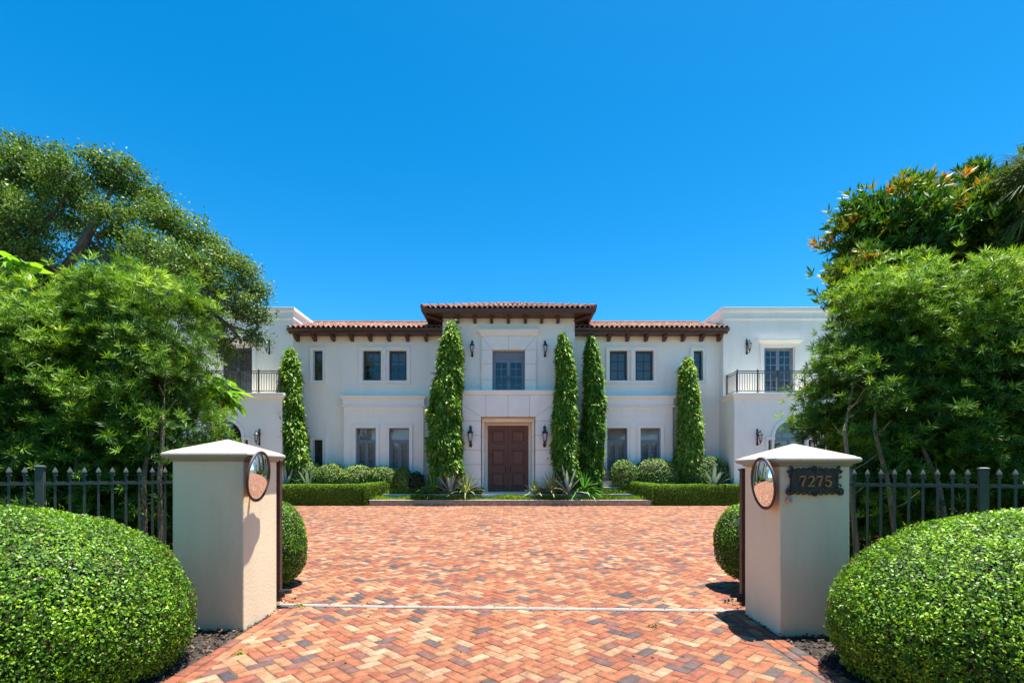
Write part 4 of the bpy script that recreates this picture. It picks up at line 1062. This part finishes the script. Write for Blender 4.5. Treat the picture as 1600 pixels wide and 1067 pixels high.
# ------------------------------------------------------------------ rosette plants
def rosette(px, D, zb, R_, n, mat, label, name='agave', w=.07, up=.7, group=None, droop=.25, seg=5, edge=0):
    rs = np.random.RandomState(int(px)); x = PX(px, D)
    t = tag(empty(name, (x, D, zb)), label, 'plant', group)
    V = []; Q = []; Rn = []
    for i in range(n):
        a = i*2.399+rs.uniform(-.2,.2); f = (i+.5)/n; el = (1-f)*1.35*up+.12+rs.uniform(-.08,.08)
        el = radians(12)+ (radians(85)-radians(12))*(1-f)**.8*up/.7; el = min(el, radians(86))
        L_ = R_*rs.uniform(.8,1.1); b = len(V); r_ = rs.uniform(0,1)
        for k in range(seg+1):
            s = k/seg; wid = w*(.55+.9*s)*(1-s)**.55*1.25 if k < seg else .002
            rr = L_*s*cos(el)+.02; z = L_*s*sin(el)-droop*L_*s*s*cos(el)+.03
            ca, sa = cos(a), sin(a)
            V += [(rr*ca-wid*sa, rr*sa+wid*ca, z+wid*.35), (rr*ca, rr*sa, z-wid*.1), (rr*ca+wid*sa, rr*sa-wid*ca, z+wid*.35)]
        for k in range(seg):
            o = b+3*k
            Q += [(o,o+3,o+4,o+1),(o+1,o+4,o+5,o+2)]; Rn += [r_, r_*(1-edge)+edge*rs.uniform(0,1)]
    npmesh('blades', np.array(V), np.array(Q), np.array(Rn), mat, t)
    g = MB(); g.lathe((0,0,0), [(.05+w*.3,-.03),(.06,.05),(.03,.1)], 8); g.build('stem', M['bark'], t)
    return t
A, Y_, G_, C_ = 'agaves in the hedged beds', 'variegated spiky plants beside the entrance', None, None
rosette(448, 23.68, .72, 1.15, 18, L_agave, 'pale blue-grey agave in the left bed, nearest the pier', group=A, w=.06)
rosette(482, 23.68, .72, 1.15, 18, L_agave, 'pale blue-grey agave in the left bed, farther from the pier', group=A, w=.06)
rosette(1115, 23.68, .72, 1.3, 26, L_agave, 'large grey agave in the right hedged bed', group=A, w=.085)
rosette(1146, 23.72, .72, .95, 16, L_agave, 'smaller grey agave beside the numbered pier', group=A, w=.06)
rosette(704, 23.3, .5, 1.45, 26, L_agave, 'silvery agave at the left side of the stone entrance', group='agaves beside the entrance', w=.06, name='agave')
rosette(887, 23.3, .5, 1.6, 32, L_agave, 'big silvery agave at the right side of the stone entrance', group='agaves beside the entrance', w=.07, name='agave')
rosette(728, 23.25, .5, 1.25, 60, L_varieg, 'striped yellow-green spiky plant left of the front doors', name='spiky_plant', w=.030, group=Y_, droop=.5, edge=.6)
rosette(862, 23.25, .5, 1.2, 60, L_varieg, 'striped yellow-green spiky plant right of the front doors', name='spiky_plant', w=.030, group=Y_, droop=.5, edge=.6)
rosette(836, 23.25, .5, .8, 34, L_varieg, 'small striped plant beside the landing slab', name='spiky_plant', w=.04, group=Y_, droop=.5, edge=.6)
rosette(677, 23.4, .5, 1.35, 54, L_fern, 'dark spiky plant under the largest column tree', name='spiky_plant', w=.028, droop=.6, edge=.3)
rosette(912, 23.3, .5, 1.25, 70, L_fern, 'bright green feathery plant right of the big silvery agave', name='spiky_plant', w=.035, droop=.7, edge=.3)
N = 9000
p = np.stack([RS.uniform(-4.6, 4.9, N), RS.uniform(23.5, 24.3, N), .5+RS.uniform(0,.22,N)], 1); p = p[(np.abs(p[:,0]-0) > 1.55)]
N = len(p); V,Q,R = scatter(*LEAF, p, norm(rnd_dirs(N)+np.array([0,-.3,.8])), rnd_dirs(N), RS.uniform(.06,.12,N), RS.uniform(0,1,N))
tag(npmesh('ground_cover', V, Q, R, L_gc), 'dark low ground cover beneath the plants beside the entrance', 'ground cover', kind='stuff')

# ------------------------------------------------------------------ podocarpus screen behind the fences
WH = [blades(19, 1.25, .062, 20+i, curve=.06, lenvar=.35) for i in range(3)]
def pod_tree(blobs, trunk, label, N, mat=L_pod, size=(.075,.115), group='tall screening trees behind the fences', name='screen_tree', wh=WH, tone=.46, upb=.55, seed=0, gaps=.27, low=900):
    base = trunk[0]; t = tag(empty(name, (base[0], base[1], 0)), label, 'tree', group); off = np.array((base[0], base[1], 0))
    parts = []; vol = sum((b[3]*b[4]*b[5])**(2/3) for b in blobs)
    for b in blobs:
        n = int(N*(b[3]*b[4]*b[5])**(2/3)/vol)
        nb = max(6, int(n*.7/13)); c_, cn = super_pts(nb, b[:3], b[3:6], 2.6, .72, 1.04, .45)
        c_ = c_+cn*(lump(c_, 2.6, .13)+lump(c_[:,[2,0,1]]+seed, 6.5, .08))[:,None]
        g_ = np.sin(c_[:,0]*5.1+seed)*np.sin(c_[:,2]*4.3+seed*2)*np.sin(c_[:,1]*4.+1); kp = g_ < gaps; c_ = c_[kp]; cn = cn[kp]
        btone = RS.normal(0,.12,len(c_)); sz = RS.uniform(.7,1.3,(len(c_),1))
        p1 = np.repeat(c_, 13, 0)+RS.normal(0,1,(len(c_)*13,3))*np.array([.12,.12,.06])*np.repeat(sz,13,0)+np.repeat(cn,13,0)*RS.uniform(-.12,.12,(len(c_)*13,1)); n1 = np.repeat(cn,13,0); t1 = np.repeat(btone,13)
        p2, n2 = super_pts(int(n*.38), b[:3], b[3:6], 2.6, .2, .75, .3)
        p = np.concatenate([p1,p2]); nn = np.concatenate([n1,n2]); bt = np.concatenate([t1, np.zeros(len(p2))])
        k = len(p); i3 = RS.randint(0, 3, k)
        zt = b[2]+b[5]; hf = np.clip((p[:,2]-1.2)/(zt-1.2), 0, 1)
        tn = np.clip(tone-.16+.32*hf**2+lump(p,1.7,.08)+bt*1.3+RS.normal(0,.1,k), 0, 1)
        d = norm(nn*.75+np.array([0,0,upb])+RS.normal(0,.35,(k,3)))
        for q in range(3):
            s_ = i3 == q
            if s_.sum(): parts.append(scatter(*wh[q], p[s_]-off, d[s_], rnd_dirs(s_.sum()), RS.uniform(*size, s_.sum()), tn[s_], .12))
    if low:
        p = np.stack([RS.uniform(-.85,.85,low)+blobs[0][0], RS.uniform(-.3,1.3,low)+blobs[0][1], RS.uniform(.05,1.7,low)], 1)
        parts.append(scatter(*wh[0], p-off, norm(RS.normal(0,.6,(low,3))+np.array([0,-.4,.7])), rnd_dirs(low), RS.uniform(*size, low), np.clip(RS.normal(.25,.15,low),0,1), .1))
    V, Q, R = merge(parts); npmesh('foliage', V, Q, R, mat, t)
    g = MB(); rs = random.Random(seed)
    for tk in (trunk if isinstance(trunk[0][0], (tuple, list)) else [trunk]):
        P = [np.array(q)-off for q in tk]; n = len(P); g.tube(P, [.036*(1-.7*i/(n-1)) for i in range(n)], 8)
        for k in range(9):
            f = rs.uniform(.25,.95); i = min(int(f*(n-1)), n-2); q = P[i]+(P[i+1]-P[i])*(f*(n-1)-i)
            a = rs.uniform(0, 2*pi); l = rs.uniform(.14,.34)
            g.tube([q, q+np.array([cos(a)*l*.5, sin(a)*l*.5, l*.3]), q+np.array([cos(a)*l, sin(a)*l, l*.75])], [.010,.006,.003], 5)
    g.build('trunk', M['bark'], t)
    return t
def T(*pts): return [(PX(a,D), D, PZ(b,D)) if D else (a,b,0) for a, b, D in pts]
def trunkline(px0, px1, px2, D, zt): return [(PX(px0,D), D, -.02), (PX((px0+px1)/2,D)+.015, D+.02, zt*.2), (PX(px0*.4+px1*.6,D)-.02, D+.05, zt*.4), (PX(px1,D), D+.12, zt*.58), (PX((px1+px2)/2,D+.3), D+.35, zt*.74), (PX(px2,D+.6), D+.7, zt*.88)]
# left screen: four trees
pod_tree([(-4.84,6.6,2.45,.74,.85,1.72),(-4.80,6.45,1.35,.6,.6,.85)], trunkline(250,245,262,5.95,3.8), 'leafy screening tree nearest the plain pier, thin bent trunk showing', 10500, seed=1)
pod_tree([(-5.75,6.6,2.42,.85,.9,1.68),(-5.4,6.3,1.2,.6,.6,.7)], trunkline(218,226,200,5.9,3.8), 'screening tree with straight thin trunk, second from the plain pier', 10000, seed=2)
pod_tree([(-6.85,6.5,2.38,.85,.9,1.62)], trunkline(120,110,115,5.9,3.6), 'screening tree third from the plain pier, dark lower boughs', 9000, seed=3)
pod_tree([(-7.9,6.3,2.32,.9,.9,1.66)], trunkline(48,52,30,5.9,3.6), 'screening tree at the left edge of the photo', 8500, seed=4)
# right screen
pod_tree([(4.96,6.6,2.50,.66,.8,1.55),(4.85,6.45,1.45,.5,.5,.85)], trunkline(1345,1330,1345,6.0,3.6), 'bright screening tree nearest the numbered pier', 9600, seed=5, tone=.5)
pod_tree([(5.65,6.6,2.6,.8,.85,1.68)], trunkline(1422,1378,1372,5.9,3.6), 'screening tree with a leaning pale trunk, second from the numbered pier', 9600, seed=6, tone=.5)
pod_tree([(6.75,6.5,2.65,.85,.9,1.72)], trunkline(1525,1442,1440,5.9,3.6), 'screening tree with a long slanting trunk, third from the numbered pier', 9600, seed=7, tone=.48)
pod_tree([(7.85,6.4,2.75,.85,.9,1.80)], trunkline(1530,1540,1560,6.1,3.6), 'screening tree at the right edge of the photo', 8500, seed=8, tone=.5)
# glossy tree with orange tips
BW = [blades(11, .95, .12, 40+i, curve=.0, lenvar=.3) for i in range(3)]
DT = 8.6
def blb(px, py, D, r, q=1.): return (PX(px,D), D, PZ(py,D), r/F*D, r/F*D*.9, r/F*D*q)
pod_tree([blb(1480,390,DT,95,.85), blb(1400,370,DT-.3,62), blb(1365,345,DT-.1,42), blb(1345,400,DT-.2,42), blb(1450,330,DT,50), blb(1530,330,DT+.2,62), blb(1590,330,DT,60), blb(1620,400,DT-.3,90), blb(1560,400,DT-.4,80)],
         [(7.2,8.7,-.02),(7.3,8.7,2.5),(7.5,8.6,5.2)], 'glossy dark tree with orange new growth above the right screen', 5200, mat=L_dark, size=(.13,.19), group='garden trees rising above the screens', name='glossy_tree', wh=BW, tone=.49, seed=9, gaps=.5, low=0)
pod_tree([blb(1345,450,7.6,32), blb(1328,474,7.5,22), blb(1330,428,7.6,16)], [(PX(1330,7.7),7.7,-.02),(PX(1320,7.7),7.7,2.2),(PX(1300,7.6),7.6,4.0)], 'slim glossy tree with orange tips behind the screen beside the right wing', 620, mat=L_dark, size=(.10,.15), group='garden trees rising above the screens', name='glossy_tree', wh=BW, tone=.5, seed=10, gaps=.6, low=0)

# broad-leaved shrubs poking out
def broad(px, py, D, r, n, label, ls, seed):
    rs = np.random.RandomState(seed); c = np.array((PX(px,D), D, PZ(py,D)))
    t = tag(empty('broad_leaved_plant', (c[0], c[1], 0)), label, 'plant', 'broad-leaved plants'); off = np.array((c[0], c[1], 0))
    tp = norm(RS.normal(size=(n//9,3)))*np.array(r)*RS.uniform(.4,1,(n//9,1))+c
    p = np.repeat(tp, 9, 0)+RS.normal(0,.03,(n//9*9,3)); k = len(p); a = RS.uniform(0,2*pi,k)
    d = norm(np.stack([np.cos(a), np.sin(a), RS.uniform(-1.3,.25,k)], 1)); 
    lf = ([(0,0,0),(.16,.3,.05),(.17,.6,.02),(0,1,-.12),(0,.5,-.02),(-.17,.6,.02),(-.16,.3,.05)], [(0,1,2,4),(4,2,3,3)])
    tv = [(0,0,0),(.15,.35,.05),(.13,.7,.0),(0,1,-.12),(-.13,.7,.0),(-.15,.35,.05),(0,.35,0),(0,.7,-.03)]
    tf = [(0,1,6,0),(6,1,2,7),(7,2,3,7),(0,6,5,0),(6,7,4,5),(7,3,4,7)]
    tv = [(0,0,0),(.04,.02,0),(.15,.38,.05),(.13,.7,.0),(0,1,-.12),(-.13,.7,.0),(-.15,.38,.05),(-.04,.02,0),(0,.38,0),(0,.7,-.03)]
    tf = [(0,1,2,8),(8,2,3,9),(9,3,4,5),(0,8,6,7),(8,9,5,6)]
    V, Q, R = scatter(tv, tf, p-off, d, norm(np.array([0,0,1.])+RS.normal(0,.3,(k,3))), ls*RS.uniform(.7,1.2,k), RS.uniform(.2,1,k), .15)
    npmesh('foliage', V, Q, R, L_broad, t)
    g = MB()
    for q in tp[:14]: g.tube([(0,0,0),(0,.05,c[2]*.6),tuple(q-off)], [.03,.02,.006], 6)
    g.build('stem', M['bark'], t)
broad(340, 612, 7.9, (.30,.3,.38), 260, 'bright broad-leaved plant leaning out beside the plain pier', .26, 1)
broad(15, 418, 6.5, (.22,.25,.12), 40, 'bright broad leaves over the left screen', .3, 2)
broad(1288, 650, 7.4, (.26,.25,.24), 200, 'bright broad-leaved plant beside the arched window of the right wing', .16, 3)

# fan palm at the right edge
t = tag(empty('fan_palm', (8.06, 7.35, 0)), 'fan palm whose grey-green fronds enter at the right edge', 'palm tree', 'garden trees rising above the screens')
hub = np.array((0,0,5.8)); V=[];Q=[];Rn=[]; rs = np.random.RandomState(3); st = MB()
for i in range(26):
    a = i*2.399; el = rs.uniform(-.9, 1.2); dv = np.array([cos(a)*cos(el), sin(a)*cos(el), sin(el)]); pet = hub+dv*rs.uniform(.35,.5)
    st.tube([hub-np.array([0,0,.1]), pet], [.02,.012], 5)
    sd_ = norm(np.cross(dv, [0,0,1.])); upv = np.cross(sd_, dv)
    for k in range(30):
        th = (k/29-.5)*2*2.1; l = rs.uniform(.5,.68); dr = dv*cos(th)+sd_*sin(th); b = len(V); wv = norm(np.cross(dr, upv))*.013
        m1 = pet+dr*l*.55; tip = pet+dr*l-np.array([0,0,.22*l+rs.uniform(0,.1)])
        V += [pet-wv*.2, m1-wv, tip, m1+wv]; Q.append((b,b+1,b+2,b+3)); Rn.append(np.clip((.75 if el<-.4 else .35)+rs.uniform(-.3,.3),0,1))
npmesh('fronds', np.array(V), np.array(Q), np.array(Rn), L_palm, t)
st.tube([(0,0,-.02),(.05,0,3),(0,0,5.8)], [.17,.13,.12], 12); st.build('trunk', M['bark'], t)

# ------------------------------------------------------------------ live oak on the left
def oak(blobs, base, limbs, label, leaf=.085, dens=1.0, group='broad spreading oaks', parts_only=False):
    t = tag(empty('oak_tree', base), label, 'tree', group); off = np.array(base, float)
    C = []; W = []
    for (x, y, z, r) in blobs:
        n = int(40*r*r*dens)+8
        q = rnd_dirs(n)*RS.uniform(.45,1.05,(n,1))*r*np.array([1,1,.8])+np.array([x,y,z]); C.append(q)
    C = np.concatenate(C); K = 64
    p = np.repeat(C, K, 0)+RS.normal(0,1,(len(C)*K,3))*np.array([.19,.19,.12]); N = len(p)
    tn = np.clip(np.repeat(RS.normal(.45,.16,len(C)), K)+RS.normal(0,.16,N), 0, 1)
    d = norm(rnd_dirs(N)+np.array([0,0,.2])); nn = norm(np.array([0,0,1.])+RS.normal(0,.7,(N,3)))
    V, Q, R = scatter(*LEAF, p-off, d, nn, leaf*RS.uniform(.7,1.3,N), tn, .12)
    npmesh('crown', V, Q, R, L_oak, t)
    g = MB()
    for pts, r0, r1 in limbs:
        n = len(pts); g.tube([np.array(q)-off for q in pts], [r0+(r1-r0)*i/(n-1) for i in range(n)], 9)
    rs = random.Random(5)
    LP = [np.array(q) for pts, _, _ in limbs for q in pts[1:]]
    for (x, y, z, r) in blobs:
        c = np.array([x,y,z]); s_ = min(LP, key=lambda q: np.linalg.norm(q-c)); m_ = (s_+c)/2+np.array([rs.uniform(-.3,.3), rs.uniform(-.3,.3), rs.uniform(-.1,.3)])
        g.tube([s_-off, m_-off, c-off], [.09,.06,.03], 6)
        for k in range(5):
            e = c+np.array([rs.uniform(-1,1), rs.uniform(-1,1), rs.uniform(-.6,.8)])*r*.8
            g.tube([c-off, (c+e)/2-off+np.array([0,0,.1]), e-off], [.03,.02,.008], 5)
    g.build('trunk', M['oakbark'], t)
    return t
DO = 17.
def ob(px, py, r, dd=0): D = DO+dd; return (PX(px,D), D, PZ(py,D), r/F*D)
OB = [ob(15,255,55), ob(70,265,48,.5), ob(112,275,42,-.3), ob(-50,280,80,1), ob(10,340,62,-.8), ob(65,335,50,1), ob(118,325,42,.5), ob(172,262,34), ob(195,285,36,.5), ob(222,320,38,.8), ob(180,335,32,-.5),
      ob(250,345,34), ob(285,360,36,.3), ob(322,385,34,1), ob(345,412,34,.3), ob(378,432,28,1.2), ob(398,460,24,1.6), ob(392,492,26,1.5), ob(398,528,16,1.6), ob(355,470,36,.5), ob(320,440,40,-.3), ob(280,410,40,-1), ob(235,390,36,-1),
      ob(190,375,30,.5), ob(150,395,26,1), ob(205,425,36,0), ob(255,440,36,.5), ob(300,480,36,.6), ob(340,520,24,1), ob(20,400,44,1), ob(-40,380,70,0), ob(65,400,24,-.5), ob(100,440,36,1), ob(350,545,20,1.2), ob(-60,450,80,0), ob(30,450,50,1), ob(160,455,40,1),ob(215,480,45,1)]
B0 = (-16.2, 17.6, 0.)
def op(px, py, dd=0): D = DO+dd; return (PX(px,D), D, PZ(py,D))
limbs = [([B0, (-16.1,17.6,2.5), (-15.8,17.5,5.0)], .42, .34),
         ([(-15.8,17.5,5.0), op(95,430), op(130,380), op(160,330), op(180,280)], .24, .05),
         ([(-15.8,17.5,5.0), op(40,400), op(10,340), op(0,280)], .26, .08),
         ([(-15.8,17.5,4.8), op(150,455,.2), op(240,435,.2), op(310,420,.5), op(370,450,1)], .24, .04),
         ([op(60,470), op(165,440), op(166,400), op(150,370), op(200,340), op(240,330)], .14, .04),
         ([op(240,440,.4), op(320,480,.8), op(360,510,1.), op(395,520,1.5)], .10, .03),
         ([(-15.8,17.5,5.0), op(20,420), op(60,360), op(110,300)], .16, .05)]
oak1 = oak(OB, B0, limbs, 'large spreading oak behind the left screen, its branches reaching over the left wing', dens=1.25, leaf=.10)
# trees across the road behind the viewpoint: they show in the window panes and round mirrors
for k, (x, y, rz, sc, lb) in enumerate([(-24,-36,2.6,1.15,'first'), (-3,-38,.4,1.2,'second'), (22,-36,4.0,1.15,'third')]):
    c = copy_tree(oak1); c.location = (x, y, 0); c.rotation_euler.z = rz; c.scale = (sc, sc, sc)
    tag(c, 'oak across the road, seen only as a reflection in the window panes', 'tree', 'oaks across the road')

t = tag(empty('reflection_hedge', (0, -13, 0)), 'unseen tall hedge added across the road to darken the reflections in the ground-floor panes', 'hedge')  # added out of view so the lower panes mirror dark foliage, not pale horizon
g = MB(); g.box(-32, 32, -.6, .6, -.02, 4.5); g.build('shade_core', M['core'], t)
N = 26000; p = np.stack([RS.uniform(-32.5,32.5,N), RS.choice([-.7,.7],N)+RS.normal(0,.2,N), RS.uniform(0,4.8,N)], 1); top = RS.uniform(0,1,N) < .2; p[top,1] = RS.uniform(-.7,.7,top.sum()); p[top,2] = 4.6+RS.normal(0,.25,top.sum())
V, Q, R = scatter(*LEAF, p, norm(rnd_dirs(N)+np.array([0,0,.3])), rnd_dirs(N), RS.uniform(.18,.34,N), np.clip(RS.normal(.45,.2,N),0,1)); npmesh('foliage', V, Q, R, L_oak, t)

# small things lying about
rs = random.Random(21)
g = MB(); vs = []; nu, nv = 10, 6
for j in range(nv+1):
    for i in range(nu):
        th = pi*j/nv; ph = 2*pi*i/nu; r = 1+rs.uniform(-.12,.12)
        vs.append((.085*r*sin(th)*cos(ph), .06*r*sin(th)*sin(ph), .035*r*cos(th)))
g.add(vs, [(j*nu+i, j*nu+(i+1)%nu, (j+1)*nu+(i+1)%nu, (j+1)*nu+i) for j in range(nv) for i in range(nu)])
o = g.build('rock', plain('rock', (.30,.19,.12), .9, .3, 12., .6, 40)); o.location = (2.82, 4.12, .015)
tag(o, 'flat brown rock in the mulch under the edge of the right bush', 'rock')
N = 170; p = np.stack([RS.uniform(-2.5,2.5,N), RS.uniform(3.0,12.,N), np.full(N,.006)], 1)
d = rnd_dirs(N); d[:,2] *= .08
V, Q, R = scatter(*LEAF, p, d, np.stack([RS.normal(0,.2,N), RS.normal(0,.2,N), np.ones(N)], 1), RS.uniform(.018,.05,N), RS.uniform(0,1,N))
tag(npmesh('fallen_leaves', V, Q, R, leafmat('dry_leaf', [(0,(.07,.04,.02)),(.6,(.18,.11,.04)),(1,(.14,.17,.03))], .7, .1, .2)), 'scattered dry leaves lying on the brick driveway', 'leaf litter', kind='stuff')
for (x, y, n_, lb) in ((PX(470,5.9), 5.88, 26, 'small weed growing by the left end of the gate track'), (PX(1020,5.1), 5.1, 14, 'tiny green weed between the bricks in front of the gate track'), (PX(375,4.35), 4.35, 16, 'tiny weed between bricks at the left edge of the drive')):
    t = tag(empty('weed', (x, y, 0)), lb, 'weed')
    p = np.stack([RS.normal(0,.03,n_), RS.normal(0,.015,n_), np.full(n_,.002)], 1)
    V, Q, R = scatter(*LEAF, p, norm(np.stack([RS.normal(0,.8,n_), RS.normal(0,.8,n_), np.full(n_,.6)], 1)), rnd_dirs(n_), RS.uniform(.02,.045,n_), RS.uniform(0,1,n_))
    npmesh('leaves', V, Q, R, L_hedge, t)
